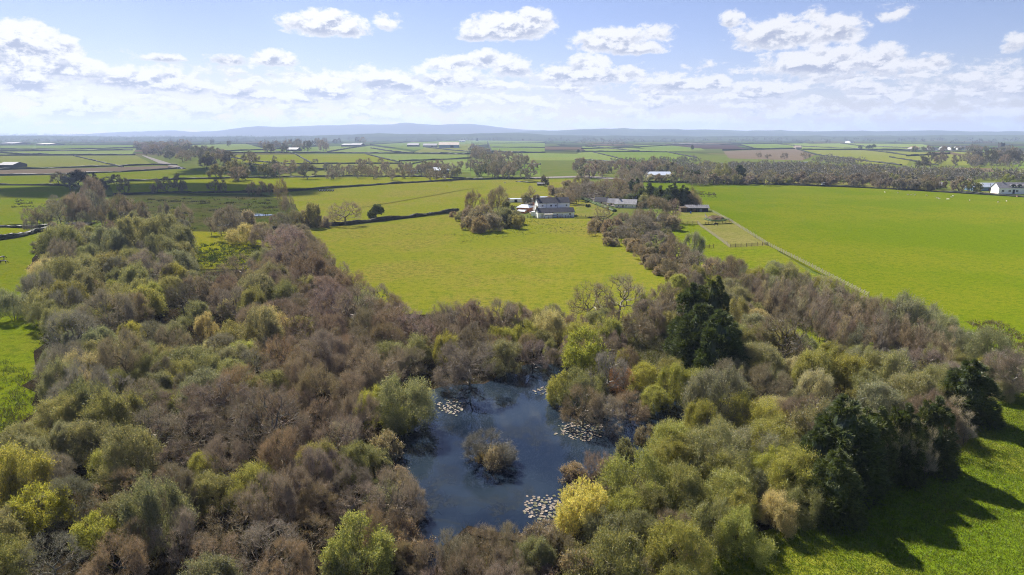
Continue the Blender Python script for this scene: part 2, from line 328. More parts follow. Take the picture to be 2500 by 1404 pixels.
# far patchwork first, then nearer sheets lie above
F = [
 ('pasture_field', [(0,366),(332,364),(322,377),(0,377)], g_far2), ('pasture_field', [(0,356),(330,354),(333,363),(0,364)], g_far),
 ('pasture_field', [(450,354),(600,351),(655,366),(450,371)], g_far2), ('pasture_field', [(640,366),(790,357),(800,372),(450,374)], g_far),
 ('pasture_field', [(795,358),(900,355),(1010,371),(800,372)], g_far2), ('pasture_field', [(905,352),(1040,345),(1190,340),(1190,352),(1010,366)], g_far),
 ('pasture_field', [(1040,360),(1155,350),(1160,371),(1010,372)], g_far3), ('pasture_field', [(1190,343),(1330,346),(1330,372),(1200,370)], g_far),
 ('pasture_field', [(1190,373),(1330,374),(1440,377),(1440,392),(1220,391)], g_far2),
 ('pasture_field', [(515,379),(890,376),(975,399),(620,401)], g_bright), ('pasture_field', [(895,376),(1140,378),(1140,388),(975,395)], g_far2),
 ('pasture_field', [(980,397),(1140,389),(1150,421),(1070,417),(985,409)], g_far2), ('pasture_field', [(620,402),(990,400),(1000,432),(700,432)], g_far3),
 ('pasture_field', [(1150,396),(1320,400),(1320,432),(1150,430)], g_far), ('pasture_field', [(1410,373),(1445,371),(1550,397),(1405,394)], g_far2),
 ('pasture_field', [(1405,398),(1540,400),(1540,412),(1405,412)], g_far), ('stubble_field', [(1404,392),(1530,396),(1560,402),(1404,397)], e_plough_dark),
 ('pasture_field', [(1448,371),(1630,372),(1700,385),(1650,398),(1555,399)], g_far), ('pasture_field', [(1420,358),(1480,357),(1620,368),(1430,370)], g_far2),
 ('pasture_field', [(1545,355),(1690,352),(1722,367),(1600,371)], g_far), ('plough_field', [(1610,352),(1790,354),(1830,366),(1700,362)], e_plough_dark),
 ('stubble_field', [(1765,369),(1940,364),(1990,378),(1960,392),(1780,387)], e_plough), ('pasture_field', [(1800,352),(1960,349),(2100,364),(1850,365)], g_far),
 ('pasture_field', [(1960,366),(2112,367),(2215,377),(2232,381),(2212,404),(2080,398)], g_far3), ('pasture_field', [(2112,366),(2318,375),(2215,381)], g_far3),
 ('pasture_field', [(2172,385),(2320,377),(2385,386),(2362,404),(2290,403)], g_far3), ('pasture_field', [(2315,370),(2520,377),(2520,389),(2390,385)], g_far3),
 ('pasture_field', [(2462,390),(2520,389),(2520,414),(2480,409)], g_far), ('pasture_field', [(2050,350),(2250,352),(2300,364),(2110,364)], g_far2),
 ('pasture_field', [(1900,352),(2060,350),(2160,362),(1960,364)], g_far2), ('pasture_field', [(2330,362),(2420,362),(2520,372),(2420,372)], g_far),
 ('reed_bed', [(2290,410),(2420,411),(2430,420),(2320,420)], e_tan), ('pasture_field', [(2272,432),(2380,431),(2360,438),(2280,440)], g_far2),
 ('pasture_field', [(0,381),(332,380),(374,402),(0,410)], g_far3), ('stubble_field', [(0,416),(432,405),(446,412),(0,428)], e_plough),
 ('pasture_field', [(0,431),(122,429),(168,451),(0,453)], g_left), ('pasture_field', [(225,424),(452,414),(640,436),(640,441),(222,445)], g_left),
 ('pasture_field', [(268,449),(560,437),(1070,432),(1130,440),(950,450),(780,463),(690,469),(276,476)], g_bright),
 ('pasture_field', [(1130,441),(1420,438),(1430,480),(1420,520),(1240,502),(1090,523),(850,549),(640,560),(640,480),(690,471),(780,465),(950,451)], g_mid),
 ('rough_meadow', [(262,478),(640,474),(720,500),(740,552),(560,575),(300,552)], g_rough),
 ('pasture_field', [(0,455),(172,455),(165,480),(110,545),(0,551)], g_left), ('pasture_field', [(0,556),(70,560),(110,562),(0,577)], g_bright),
 ('pasture_field', [(0,590),(125,562),(340,545),(420,560),(350,640),(150,720),(-60,740)], g_left),
 ('wet_meadow', [(440,566),(560,568),(680,600),(690,660),(480,660)], g_bright),
 ('pasture_field', [(-80,760),(150,770),(160,830),(120,960),(100,1090),(-120,1110)], g_left),
 ('large_field', [(1560,446),(1850,450),(2100,459),(2520,484),(2900,500),(2980,940),(2500,880),(2300,800),(2120,760),(2040,690),(1880,602),(1728,514),(1700,480),(1600,470)], g_right),
 ('grazing_strip', [(1830,440),(2060,446),(2200,455),(2350,472),(2120,459),(1850,448)], g_dry),
 ('meadow', [(700,560),(860,552),(1092,525),(1260,533),(1300,535),(1440,535),(1500,560),(1660,670),(1700,730),(1620,800),(1300,830),(980,830),(800,720),(720,620)], g_mid),
 ('small_paddock', [(1560,560),(1640,548),(1720,552),(1880,604),(2130,760),(2000,790),(1760,700),(1600,620)], g_left),
 ('riding_paddock', [(1706,552),(1800,548),(1874,603),(1780,607)], g_dry), ('yard_grass', [(1640,516),(1728,514),(1800,546),(1706,550),(1630,548)], g_lawn),
 ('garden_lawn', [(1404,500),(1440,496),(1500,520),(1480,533),(1404,533)], g_lawn),
 ('near_meadow', [(1500,1460),(1800,1290),(1960,1200),(2200,1060),(2340,960),(2520,930),(3100,1000),(3400,1800),(1300,1900)], g_near),
]
for nm, px, m in F: sheet(nm, px, m)
# floor of the woods, pond, banks
sheet('wood_floor', [(90,600),(320,556),(470,575),(470,670),(640,660),(690,590),(760,600),(840,690),(960,770),(1300,785),(1400,830),(1560,815),(1670,740),(1740,690),(1980,740),(2240,800),(2440,900),(2500,960),(2330,1010),(2300,1130),(2020,1240),(1800,1330),(1500,1460),(1300,1900),(-500,1900),(-300,1300),(-60,1100),(60,1040),(100,900),(110,800),(60,740),(-60,760),(-60,740),(70,725)], e_wood, wob=2)
sheet('plantation_grass', [(1900,790),(2040,770),(2200,830),(2150,880),(2000,870)], g_near, wob=1.5)

def water_mat():
    m, g = mat('pond_water'); P = pos(g)
    murk = g.mix(g.ss(g.noise(P, 0.06, 3, 0.5), 0.4, 0.62), (0.007, 0.013, 0.024), (0.018, 0.028, 0.040))
    weed = g.m('MULTIPLY', g.ss(g.noise(P, 0.16, 6, 0.62, 0.6), 0.50, 0.58), g.ss(g.noise(P, 0.05, 3, 0.5), 0.44, 0.56))
    sp = g.noise(P, 1.3, 4, 0.7)
    weedc = g.mix(g.ss(sp, 0.35, 0.7), (0.010, 0.013, 0.014), (0.030, 0.033, 0.026))
    b = g.n('ShaderNodeBsdfPrincipled'); g._in(b.inputs['Base Color'], murk); b.inputs['Roughness'].default_value = 0.02; b.inputs['IOR'].default_value = 1.34
    g._in(b.inputs['Normal'], bump(g, g.noise(g.v('MULTIPLY', P, (1, 1.6, 1)), 1.6, 4, 0.6), 0.02, 0.05))
    b2 = g.n('ShaderNodeBsdfPrincipled'); g._in(b2.inputs['Base Color'], weedc); b2.inputs['Roughness'].default_value = 0.12; b2.inputs['IOR'].default_value = 1.25
    g._in(b2.inputs['Normal'], bump(g, sp, 0.05, 0.05))
    mx = g.n('ShaderNodeMixShader'); g._in(mx.inputs[0], g.m('MULTIPLY', weed, g.ss(sp, 0.25, 0.60, 0.25, 0.60)))
    g.t.links.new(b.outputs[0], mx.inputs[1]); g.t.links.new(b2.outputs[0], mx.inputs[2]); out(g, mx.outputs[0]); return m
POND = [(1040,965),(1100,945),(1180,945),(1230,915),(1330,885),(1400,905),(1420,960),(1500,990),(1560,965),(1640,950),(1735,985),(1720,1025),(1640,1045),(1600,1080),(1590,1130),(1500,1140),(1420,1185),(1390,1240),(1370,1310),(1260,1310),(1140,1300),(1090,1340),(1030,1460),(980,1440),(1010,1330),(1030,1250),(990,1190),(955,1130),(950,1085),(1000,1050),(1040,1010)]
pts = poly_pts(POND, 0.7, 2.5, 5)
sheet('bank', [(x + (x - 1.5) * 0.045, y + (y - 105) * 0.04) for x, y in pts], e_bank, world=True, z=0.60)
POND_Z = 0.62
sheet('pond_water', pts, water_mat(), world=True, z=POND_Z)
wm = bpy.data.materials['pond_water']
for k, (px, py, w, h) in enumerate([(590,945,30,10),(300,1150,22,10),(490,1170,14,20),(430,1226,22,8),(275,1275,26,9),(1040,1340,50,40),(300,1390,20,12),(250,1185,22,8),(630,527,30,3),(545,552,20,3),(200,548,34,4)]):
    cs = [(px + w * math.cos(t) * (1 + 0.3 * math.sin(3 * t + k)), py + h * math.sin(t)) for t in np.linspace(0, 6.28, 18)[:-1]]
    sheet('pool_water', cs, wm, wob=0.3, z=0.58 + 0.002 * k if py > 600 else None)

# tracks and yards
sheet('farm_track', [(346,380),(352,380),(398,394),(452,411),(446,414),(388,399)], e_track, wob=0.2)
sheet('lane', [(1398,462),(1418,464),(1424,478),(1450,486),(1520,505),(1512,509),(1440,492),(1404,480)], e_track, wob=0.2)
sheet('driveway', [(1278,492),(1300,492),(1314,520),(1300,528),(1282,512)], e_track, wob=0.2)
sheet('road', [(1290,434),(1430,430),(1570,440),(1570,443),(1420,434),(1290,437)], e_track, wob=0.2)

def path(name, px, width, material):
    P = [at(*p) for p in px]; Lf, Rt = [], []
    for i, p in enumerate(P):
        d = (P[min(i + 1, len(P) - 1)] - P[max(i - 1, 0)]).normalized(); n = Vector((-d.y, d.x, 0)) * width / 2; Lf.append((p.x + n.x, p.y + n.y)); Rt.append((p.x - n.x, p.y - n.y))
    sheet(name, Lf + Rt[::-1], material, world=True)
g_worn = G('grass_worn', (0.205, 0.205, 0.024), (0.25, 0.22, 0.045), (0.15, 0.165, 0.018))
path('trodden_path', [(885,508),(950,497),(1030,483),(1130,465),(1180,458)], 1.6, g_worn)

# hills on the horizon
def hills(name, prof, dist, depth, colr, seed, foot=333):
    rng = np.random.default_rng(seed); px = np.array([p[0] for p in prof], float); py = np.array([p[1] for p in prof], float)
    N, Mm = 260, 14; X = np.linspace(-900, 3400, N); H = np.interp(X, px, py)
    H = H - (np.convolve(rng.normal(0, 2.0, N + 4), np.ones(5) / 5, 'valid'))
    v = []
    for j in range(Mm):
        t = j / (Mm - 1); s = math.sin(math.pi * min(1.0, t / 1.15)) if t < 0.575 else math.cos((t - 0.575) / 0.425 * math.pi / 2)
        for i in range(N):
            d = dist + (t - 0.57) * depth; dr = ray(X[i], H[i]); top = CAMH + dr.z / dr.y * (dist)
            az = dr.x / dr.y
            v.append((az * d, d, -6 + (top + 6) * max(0.0, s) * (1 + 0.10 * math.sin(i * 0.7 + j) * (1 - s))))
    f = [(j * N + i, j * N + i + 1, (j + 1) * N + i + 1, (j + 1) * N + i) for j in range(Mm - 1) for i in range(N - 1)]
    me = tri_mesh(name, v, f, [colr], smooth=True); return tag(mesh_obj(name, me), kind='structure')
m_moor = earth('moorland', (0.085, 0.075, 0.05), (0.12, 0.10, 0.06), (0.06, 0.065, 0.04), 0.0006)
m_low = earth('wooded_hills', (0.06, 0.07, 0.035), (0.10, 0.12, 0.045), (0.045, 0.05, 0.03), 0.0015)
hills('moor_hills', [(-900,326),(0,330),(200,327),(300,322),(400,319),(470,322),(540,318),(590,311),(630,307),(690,311),(780,306),(880,306),(940,304),(985,299),(1050,304),(1150,304),(1220,312),(1300,318),(1500,322),(1900,326),(3400,328)], 13500, 4000, m_moor, 3)
hills('far_ridge', [(-900,333),(900,332),(1250,324),(1400,317),(1520,314),(1700,316),(1900,319),(2100,321),(2280,319),(2400,320),(2520,321),(3400,318)], 10500, 3400, m_low, 5)
hills('low_hills', [(-900,334),(0,331),(300,333),(620,335),(800,331),(930,326),(1080,327),(1250,325),(1350,330),(1700,333),(2000,331),(2300,331),(2500,329),(3400,331)], 7000, 2200, m_low, 9)

# air
hz = MB()
zt, zb = 300.0, -1.0
hz.poly([(-17900,-2400,zb),(17900,-2400,zb),(17900,17900,zb),(-17900,17900,zb),(-17900,-2400,zt),(17900,-2400,zt),(17900,17900,zt),(-17900,17900,zt)],
        [(3,2,1,0),(4,5,6,7),(0,1,5,4),(1,2,6,5),(2,3,7,6),(3,0,4,7)])
mh = bpy.data.materials.new('haze'); mh.use_nodes = True; mh.node_tree.nodes.clear(); g = NT(mh.node_tree)
pv = g.n('ShaderNodeVolumePrincipled'); pv.inputs['Color'].default_value = (0.57, 0.71, 1.0, 1); pv.inputs['Density'].default_value = HAZE_DENSITY; pv.inputs['Anisotropy'].default_value = 0.15
o = g.n('ShaderNodeOutputMaterial'); mh.node_tree.links.new(pv.outputs[0], o.inputs['Volume'])
tag(hz.obj('haze', mh), kind='stuff')
# ------------------------------------------------------------------ tree building
ZG = 0.35
def unit(a): return a / np.maximum(np.linalg.norm(a, axis=-1, keepdims=True), 1e-9)
def crown_points(rng, n, Rr, zc, up, down, nl=14, lobe=0.36, inner=0.15):
    d = unit(rng.normal(size=(nl * 3, 3))); d = d[d[:, 2] > -0.45][:nl]
    c = d * np.array([Rr, Rr, 1]) * 0.72; c[:, 2] = np.where(d[:, 2] > 0, d[:, 2] * up, d[:, 2] * down) * 0.72
    k = rng.integers(0, len(c), n); e = unit(rng.normal(size=(n, 3)) + d[k] * 0.9)
    rad = lobe * Rr * rng.uniform(0.35, 1, (n, 1)) ** 0.5
    p = c[k] + e * rad * np.array([1, 1, min(1.0, up / Rr + 0.1)])
    ni = int(n * inner); p[:ni] *= rng.uniform(0.2, 0.7, (ni, 1))
    p[:, 2] += zc; return p[p[:, 2] > 0.25]
class Skel:
    def __init__(s, rng, seg=0.9, wob=0.10): s.p = np.zeros((9000, 3)); s.par = np.full(9000, -1); s.pl = np.zeros(9000); s.n = 0; s.rng = rng; s.seg = seg; s.wob = wob
    def add(s, q, par):
        i = s.n; s.p[i] = q; s.par[i] = par; s.pl[i] = 0 if par < 0 else s.pl[par] + np.linalg.norm(q - s.p[par]); s.n += 1; return i
    def line(s, pts, par=-1):
        for q in pts: par = s.add(np.array(q, float), par)
        return par
    def grow(s, P, c0, pen=0.35):
        tips = []
        for q in P[np.argsort(np.linalg.norm(P - c0, axis=1))]:
            dd = np.linalg.norm(s.p[:s.n] - q, axis=1); j = int(np.argmin(dd + pen * s.pl[:s.n])); a = s.p[j].copy(); L = dd[j]
            m = max(1, int(math.ceil(L / s.seg))); off = s.rng.normal(size=3) * L * s.wob; off[2] += L * 0.06
            for i in range(1, m + 1):
                t = i / m; j = s.add(a + (q - a) * t + off * math.sin(math.pi * t), j)
            tips.append(j)
        return tips
    def radii(s, tip, e, rmax):
        r = np.zeros(s.n)
        for i in range(s.n - 1, -1, -1):
            if r[i] == 0: r[i] = tip ** e
            if s.par[i] >= 0: r[s.par[i]] += r[i]
        r = r ** (1 / e); return np.minimum(r, rmax)
    def tubes(s, r, thin=0.05):
        V, Fc, n0 = [], [], 0
        idx = np.array([i for i in range(s.n) if s.par[i] >= 0]); par = s.par[idx]
        a, b = s.p[par], s.p[idx]; d = unit(b - a); ref = np.where(np.abs(d[:, 2:3]) < 0.9, np.array([[0, 0, 1.]]), np.array([[1., 0, 0]]))
        e = unit(np.cross(d, ref)); f = np.cross(d, e)
        for k, sel in ((5, r[par] > 0.12), (3, (r[par] <= 0.12))):
            ii = np.where(sel)[0]
            if not len(ii): continue
            ang = np.arange(k) * 2 * math.pi / k; ring = e[ii][:, None] * np.cos(ang)[None, :, None] + f[ii][:, None] * np.sin(ang)[None, :, None]
            ra = np.minimum(r[par[ii]], r[idx[ii]] * 1.35); A = a[ii][:, None] + ring * ra[:, None, None]; B = b[ii][:, None] + ring * r[idx[ii]][:, None, None]
            vv = np.concatenate([A, B], 1).reshape(-1, 3); base = n0 + np.arange(len(ii))[:, None] * 2 * k; q = np.arange(k); q2 = (q + 1) % k
            Fc.append(np.stack([base + q, base + q2, base + k + q2], -1).reshape(-1, 3)); Fc.append(np.stack([base + q, base + k + q2, base + k + q], -1).reshape(-1, 3))
            V.append(vv); n0 += len(vv)
        return np.concatenate(V), np.concatenate(Fc)
def blades(rng, P, D, L, w):
    """One thin triangle per twig or leaf."""
    n = len(P); L = np.broadcast_to(L, n)[:, None]; w = np.broadcast_to(w, n)[:, None]
    side = unit(np.cross(D, rng.normal(size=(n, 3))))
    V = np.stack([P - side * w / 2, P + side * w / 2, P + D * L], 1).reshape(-1, 3)
    return V
def twig_cloud(rng, P, C, per, L, w, up=0.35, out_=0.9, rnd=0.8, sub=2):
    k = np.repeat(np.arange(len(P)), per); base = P[k] + rng.normal(size=(len(k), 3)) * 0.12
    D = unit(unit(P[k] - C) * out_ + np.array([0, 0, up]) + rng.normal(size=(len(k), 3)) * rnd)
    LL = L * rng.uniform(0.55, 1.25, len(k)); V = [blades(rng, base, D, LL, w)]; B2, D2, L2 = base, D, LL
    for _ in range(sub):
        t = rng.uniform(0.25, 0.9, (len(k), 1)); b = base + D * LL[:, None] * t; d = unit(D + rng.normal(size=D.shape) * 0.7 + np.array([0, 0, .15])); l = LL * rng.uniform(.35, .6, len(k))
        V.append(blades(rng, b, d, l, w * 0.75)); B2 = np.concatenate([B2, b]); D2 = np.concatenate([D2, d]); L2 = np.concatenate([L2, l])
    return np.concatenate(V), (B2, D2, L2)
def faces(V): return np.arange(len(V), dtype=np.int32).reshape(-1, 3)

PROTO = {}
def proto(kind, seed, Rr, H, n, per, twL, tww, stems=1, leaf=0, leaf_s=(0.2, 0.08), clear=0.25, tip=0.02, rmax=0.3, sub=2, nl=14, lobe=0.36, inner=0.15, up=0.35, upright=0.0, e=2.35, pen=0.35, shell=0.3, cz=0.25, rnd=0.8):
    rng = np.random.default_rng(seed); zc = H * (clear + (1 - clear) * 0.42)
    P = crown_points(rng, n, Rr * 0.86, zc, (H - zc) * 0.9, zc - H * clear * 0.7, nl, lobe, inner)
    P[:, 2] = H * clear * 0.75 + (P[:, 2] - P[:, 2].min()) / np.ptp(P[:, 2]) * H * (0.94 - clear * 0.75)
    if upright: P[:, :2] *= (1 - upright * 0.5)
    sk = Skel(rng, max(0.5, Rr * 0.2)); h0 = H * clear
    for k in range(stems):
        a = 2 * math.pi * (k + rng.uniform(-.3, .3)) / stems; o = np.array([math.cos(a), math.sin(a), 0])
        if stems == 1:
            lean = rng.normal(size=2) * 0.25; pts = [(0, 0, -0.3)] + [(lean[0] * t * t, lean[1] * t * t, h0 * t * 1.5) for t in (0.25, .5, .75, 1)]
        else: pts = [o * 0.12 * Rr + np.array([0, 0, -0.3])] + [o * Rr * (0.12 + 0.38 * t) + np.array([0, 0, h0 * 0.3 + H * 0.5 * t ** 0.9]) for t in (0.0, 0.25, .5, .8)]
        sk.line(pts)
    sk.grow(P, np.array([0, 0, h0]), pen)
    r = sk.radii(tip, e, rmax); TV, TF = sk.tubes(r)
    C = np.array([0, 0, cz * H]); nodes = sk.p[:sk.n]; dist = np.linalg.norm((nodes - np.array([0, 0, zc])) / np.array([Rr, Rr, H - zc]), axis=1)
    sel = nodes[(dist > shell) & (r < 0.09) & (nodes[:, 2] > H * 0.12)]
    V, (B, D, L) = twig_cloud(rng, sel, C, per, twL, tww, up=up, sub=sub, rnd=rnd); mi = np.zeros(len(V) // 3, int)
    if leaf:
        k = np.repeat(np.arange(len(B)), leaf); t = rng.uniform(0.2, 1.0, (len(k), 1)); b = B[k] + D[k] * L[k][:, None] * t
        d = unit(D[k] * 0.6 + rng.normal(size=(len(k), 3)) * 0.7 + np.array([0, 0, 0.2])); LV = blades(rng, b, d, leaf_s[0] * rng.uniform(.6, 1.3, len(k)), leaf_s[1])
        V = np.concatenate([V, LV]); mi = np.concatenate([mi, np.ones(len(LV) // 3, int)])
    PROTO.setdefault(kind, []).append((tri_mesh('trunk', TV, TF, [M['bark']]), tri_mesh('crown', V, faces(V), [M['twig'], M['leaf']], mi), Rr, H, len(TF) + len(V) // 3))
def conifer_proto(kind, seed, Rr, H, nl, per, fan=6, L=0.75, w=0.16, profile=0.75, base=0.06, droop=-0.1):
    rng = np.random.default_rng(seed); V = []
    t = 1 - rng.uniform(0, 1, nl) ** 0.62 * (1 - base); t = np.sort(t); a = rng.uniform(0, 6.28, nl)
    rad = Rr * np.clip(1 - t ** 2.1, 0.03, 1) ** (profile * 1.5) * np.clip((t + 0.22) / 0.30, 0.3, 1) * rng.uniform(0.78, 1.08, nl)
    c = np.stack([np.cos(a) * rad * 0.74, np.sin(a) * rad * 0.74, t * H * 0.97], 1); lr = np.clip(rad * 0.44, 0.4, 1.6)
    k = np.repeat(np.arange(nl), per); o = np.stack([np.cos(a), np.sin(a), np.zeros(nl)], 1)[k]
    e = unit(rng.normal(size=(len(k), 3)) + o * 0.8 + np.array([0, 0, 0.45])); Pp = c[k] + e * lr[k][:, None] * np.array([1, 1, 0.75]) * rng.uniform(.55, 1.0, (len(k), 1))
    D0 = unit(o * 0.9 + e * 0.6 + np.array([0, 0, 0.25 + droop]))
    for _ in range(fan):
        D = unit(D0 + rng.normal(size=D0.shape) * 0.42); V.append(blades(rng, Pp, D, L * rng.uniform(.5, 1.2, len(k)), w))
    V = np.concatenate(V); n0 = len(V)
    # shaded heart of the crown: inner boughs as a rough closed body
    m, q = 12, 10; cv = []
    for j in range(m + 1):
        tt = base + (0.84 - base) * j / m; rr = Rr * max(0.03, 1 - tt ** 2.1) ** (profile * 1.5) * min(1, max(.3, (tt + .22) / .3)) * 0.55
        for i in range(q): cv.append((math.cos(i * 6.283 / q) * rr * rng.uniform(.8, 1.1), math.sin(i * 6.283 / q) * rr * rng.uniform(.8, 1.1), tt * H))
    cf = []
    for j in range(m):
        for i in range(q): a0, a1, b0, b1 = j*q+i, j*q+(i+1)%q, (j+1)*q+i, (j+1)*q+(i+1)%q; cf += [(a0, a1, b1), (a0, b1, b0)]
    Fa = np.concatenate([faces(V), np.array(cf) + n0])
    tb = MB().cyl((0, 0, -0.3), (0, 0, H * 0.8), Rr * 0.07, 0.04, 7).mesh('trunk', M['bark'])
    PROTO.setdefault(kind, []).append((tb, tri_mesh('crown', np.concatenate([V, cv]), Fa, [M['needle']]), Rr, H, len(Fa)))
# near and middle-distance kinds
for s in range(6): proto('bare', 10 + s, 4.5, 8.4 + 0.5 * (s % 3), 400, (16, 9, 18)[s % 3], 0.85, 0.023, clear=(0.20, 0.26, 0.16)[s % 3], nl=(34, 18, 26, 14, 40, 22)[s], lobe=(0.27, 0.36, 0.30, 0.40, 0.24, 0.33)[s], rmax=0.26, shell=(0.45, 0.58, 0.45)[s % 3], sub=3, tip=(0.018, 0.024, 0.018)[s % 3], cz=0.15, rnd=0.6)
for s in range(2): proto('open', 20 + s, 5.0, 9.0, 330, 11, 0.85, 0.026, clear=0.22, nl=22, lobe=0.32, rmax=0.40, tip=0.026, inner=0.05, shell=0.6, pen=0.25)
for s in range(6): proto('willow', 30 + s, 4.0, 6.0, 340, (13, 11, 14)[s % 3], 0.95, 0.020, stems=(6, 8, 5)[s % 3], leaf=1, leaf_s=(0.20, 0.058), clear=0.08, nl=(34, 20, 28, 16, 40, 24)[s], lobe=(0.27, 0.34, 0.30, 0.38, 0.24, 0.30)[s], rmax=0.15, shell=0.45, sub=3, tip=0.016, cz=-0.05, rnd=0.5, up=0.45)
for s in range(2): proto('fresh', 40 + s, 3.6, 6.2, 300, 9, 0.7, 0.020, stems=4, leaf=3, leaf_s=(0.17, 0.075), clear=0.12, nl=24, lobe=0.32, rmax=0.17, shell=0.35)
for s in range(3): proto('slim', 50 + s, 1.7, 9.0, 90, 14, 0.9, 0.022, clear=0.32, nl=10, lobe=0.5, rmax=0.12, up=0.9, inner=0.5, shell=0.0, e=2.6)
for s in range(2): proto('vase', 60 + s, 4.2, 9.5, 260, 14, 1.0, 0.022, stems=7, clear=0.1, nl=12, lobe=0.35, rmax=0.2, up=1.3, shell=0.35)
for s in range(2): proto('bush', 70 + s, 2.2, 3.0, 130, 14, 0.55, 0.024, stems=6, leaf=1, leaf_s=(0.2, 0.08), clear=0.05, nl=10, lobe=0.42, rmax=0.06, shell=0.2)
for s in range(3): conifer_proto('conifer', 80 + s, 4.0, 12.0, 120, 44, 6, 0.62, 0.10, profile=0.52)
for s in range(2): conifer_proto('cedar', 90 + s, 2.4, 8.0, 46, 22, 6, 0.6, 0.17, profile=0.6)
proto('holly', 95, 3.0, 5.4, 170, 6, 0.5, 0.03, leaf=5, leaf_s=(0.26, 0.17), clear=0.15, nl=14, lobe=0.36, rmax=0.2, shell=0.3)
# far kinds: the same structure with fewer, coarser twigs
for s in range(4): proto('far', 100 + s, 4.5, 8.4, 70, 22, 1.2, 0.10, clear=0.2, nl=20, lobe=0.34, rmax=0.26, sub=1, tip=0.05, shell=0.3)
for s in range(2): proto('fargreen', 110 + s, 3.6, 5.6, 55, 15, 0.9, 0.12, stems=3, clear=0.1, nl=18, lobe=0.36, rmax=0.16, sub=1, tip=0.05, leaf=1, leaf_s=(0.5, 0.22), shell=0.2)
proto('mass', 125, 4.5, 7.6, 38, 7, 1.5, 0.34, clear=0.12, nl=16, lobe=0.36, rmax=0.2, sub=0, tip=0.05, shell=0.2)
proto('mass', 126, 4.5, 7.0, 38, 7, 1.5, 0.34, clear=0.12, nl=24, lobe=0.32, rmax=0.2, sub=0, tip=0.05, shell=0.2)
conifer_proto('farconifer', 120, 3.0, 9.0, 40, 8, 4, 1.1, 0.4)
def one_mesh(kind, vi):
    """Trunk and crown of a far kind in one mesh, for trees too small to show their parts."""
    key = (kind, vi)
    if key not in _one:
        t, c, Rr, H, n = PROTO[kind][vi]; bm = []
        tv = np.zeros(len(t.vertices) * 3, np.float32); t.vertices.foreach_get('co', tv); tv = tv.reshape(-1, 3)
        cv = np.zeros(len(c.vertices) * 3, np.float32); c.vertices.foreach_get('co', cv); cv = cv.reshape(-1, 3)
        t2 = t.copy(); tf = []
        for p in t2.polygons:
            vs = list(p.vertices); tf += [(vs[0], vs[i], vs[i + 1]) for i in range(1, len(vs) - 1)]
        cf = np.zeros(len(c.loops), np.int32); c.loops.foreach_get('vertex_index', cf); cf = cf.reshape(-1, 3)
        _one[key] = (np.concatenate([tv, cv]), np.concatenate([np.array(tf, np.int32), cf + len(tv)]), len(tf))
    return _one[key]
_one, _onemesh = {}, {}

TONES = {  # word -> colour of the foliage or twigs
 'olive': (0.230, 0.226, 0.105), 'dull olive': (0.196, 0.193, 0.105), 'grey-green': (0.218, 0.222, 0.140), 'yellow-green': (0.293, 0.295, 0.085), 'bright yellow-green': (0.336, 0.341, 0.070),
 'cream-tipped': (0.403, 0.358, 0.205), 'golden cream': (0.515, 0.462, 0.170), 'grey': (0.207, 0.196, 0.170), 'grey-brown': (0.232, 0.196, 0.156), 'purple-brown': (0.234, 0.185, 0.166),
 'red-brown': (0.244, 0.180, 0.144), 'brown': (0.234, 0.187, 0.141), 'orange-brown': (0.403, 0.209, 0.105), 'pale buff': (0.358, 0.314, 0.220), 'dark green': (0.074, 0.095, 0.026),
 'deep green': (0.080, 0.105, 0.034), 'dark grey': (0.106, 0.100, 0.083), 'tawny': (0.410, 0.273, 0.120)}
WORD = {'bare': 'bare tree', 'open': 'open-branched bare tree', 'willow': 'domed willow', 'fresh': 'leafing willow', 'slim': 'slender young tree', 'vase': 'many-stemmed bare tree', 'bush': 'low bush',
        'conifer': 'tall conifer', 'cedar': 'garden conifer', 'holly': 'round evergreen', 'far': 'bare tree', 'fargreen': 'small bushy tree', 'farconifer': 'conifer'}
NAME = {'bare': 'alder_tree', 'open': 'oak_tree', 'willow': 'willow_tree', 'fresh': 'leafing_willow_tree', 'slim': 'young_tree', 'vase': 'multi_stem_tree', 'bush': 'bush', 'conifer': 'conifer_tree',
        'cedar': 'garden_conifer', 'holly': 'evergreen_tree', 'far': 'field_tree', 'fargreen': 'hedgerow_tree', 'farconifer': 'spruce_tree'}
GRP = {'bare': 'bare trees of the wet wood', 'open': 'open-branched bare trees', 'willow': 'willows round the pond and wood', 'fresh': 'willows coming into leaf', 'slim': 'slender trees of the young plantation', 'vase': 'bare many-stemmed trees',
       'bush': 'bushes', 'conifer': 'tall dark conifers', 'cedar': 'garden conifers', 'holly': 'round evergreens', 'far': 'bare trees among the fields', 'fargreen': 'small trees along the hedges', 'farconifer': 'distant conifers'}
TREES = []     # x, y, r, h, kind, tone, px, py (crown in the photograph), label
trng = random.Random(7)
def tree_c(px, py, rpx, kind, tone, label=None, hk=None):
    """Tree from its crown centre and radius in the photograph."""
    hk = hk or {'willow': 1.5, 'fresh': 1.6, 'bare': 1.75, 'open': 1.8, 'bush': 1.35, 'conifer': 3.0, 'slim': 5.0, 'vase': 2.1, 'cedar': 3.2, 'holly': 1.7}.get(kind, 1.7)
    z = 4.0
    for _ in range(3): r = rpx * mpp(px, py, z); h = r * hk + (1.0 if kind in ('willow', 'bare', 'fresh') else 0); z = h * 0.60
    p = at(px, py, z); TREES.append([p.x, p.y, r, h, kind, tone, px, py, label])
def tree_b(px, by, hpx, rpx, kind, tone, label=None):
    """Tree from its foot, height and crown radius in the photograph."""
    p = at(px, by, 0.3); k = mpp(px, by, 0.3); TREES.append([p.x, p.y, rpx * k, hpx * k * 1.02, kind, tone, px, by - hpx * 0.6, label])
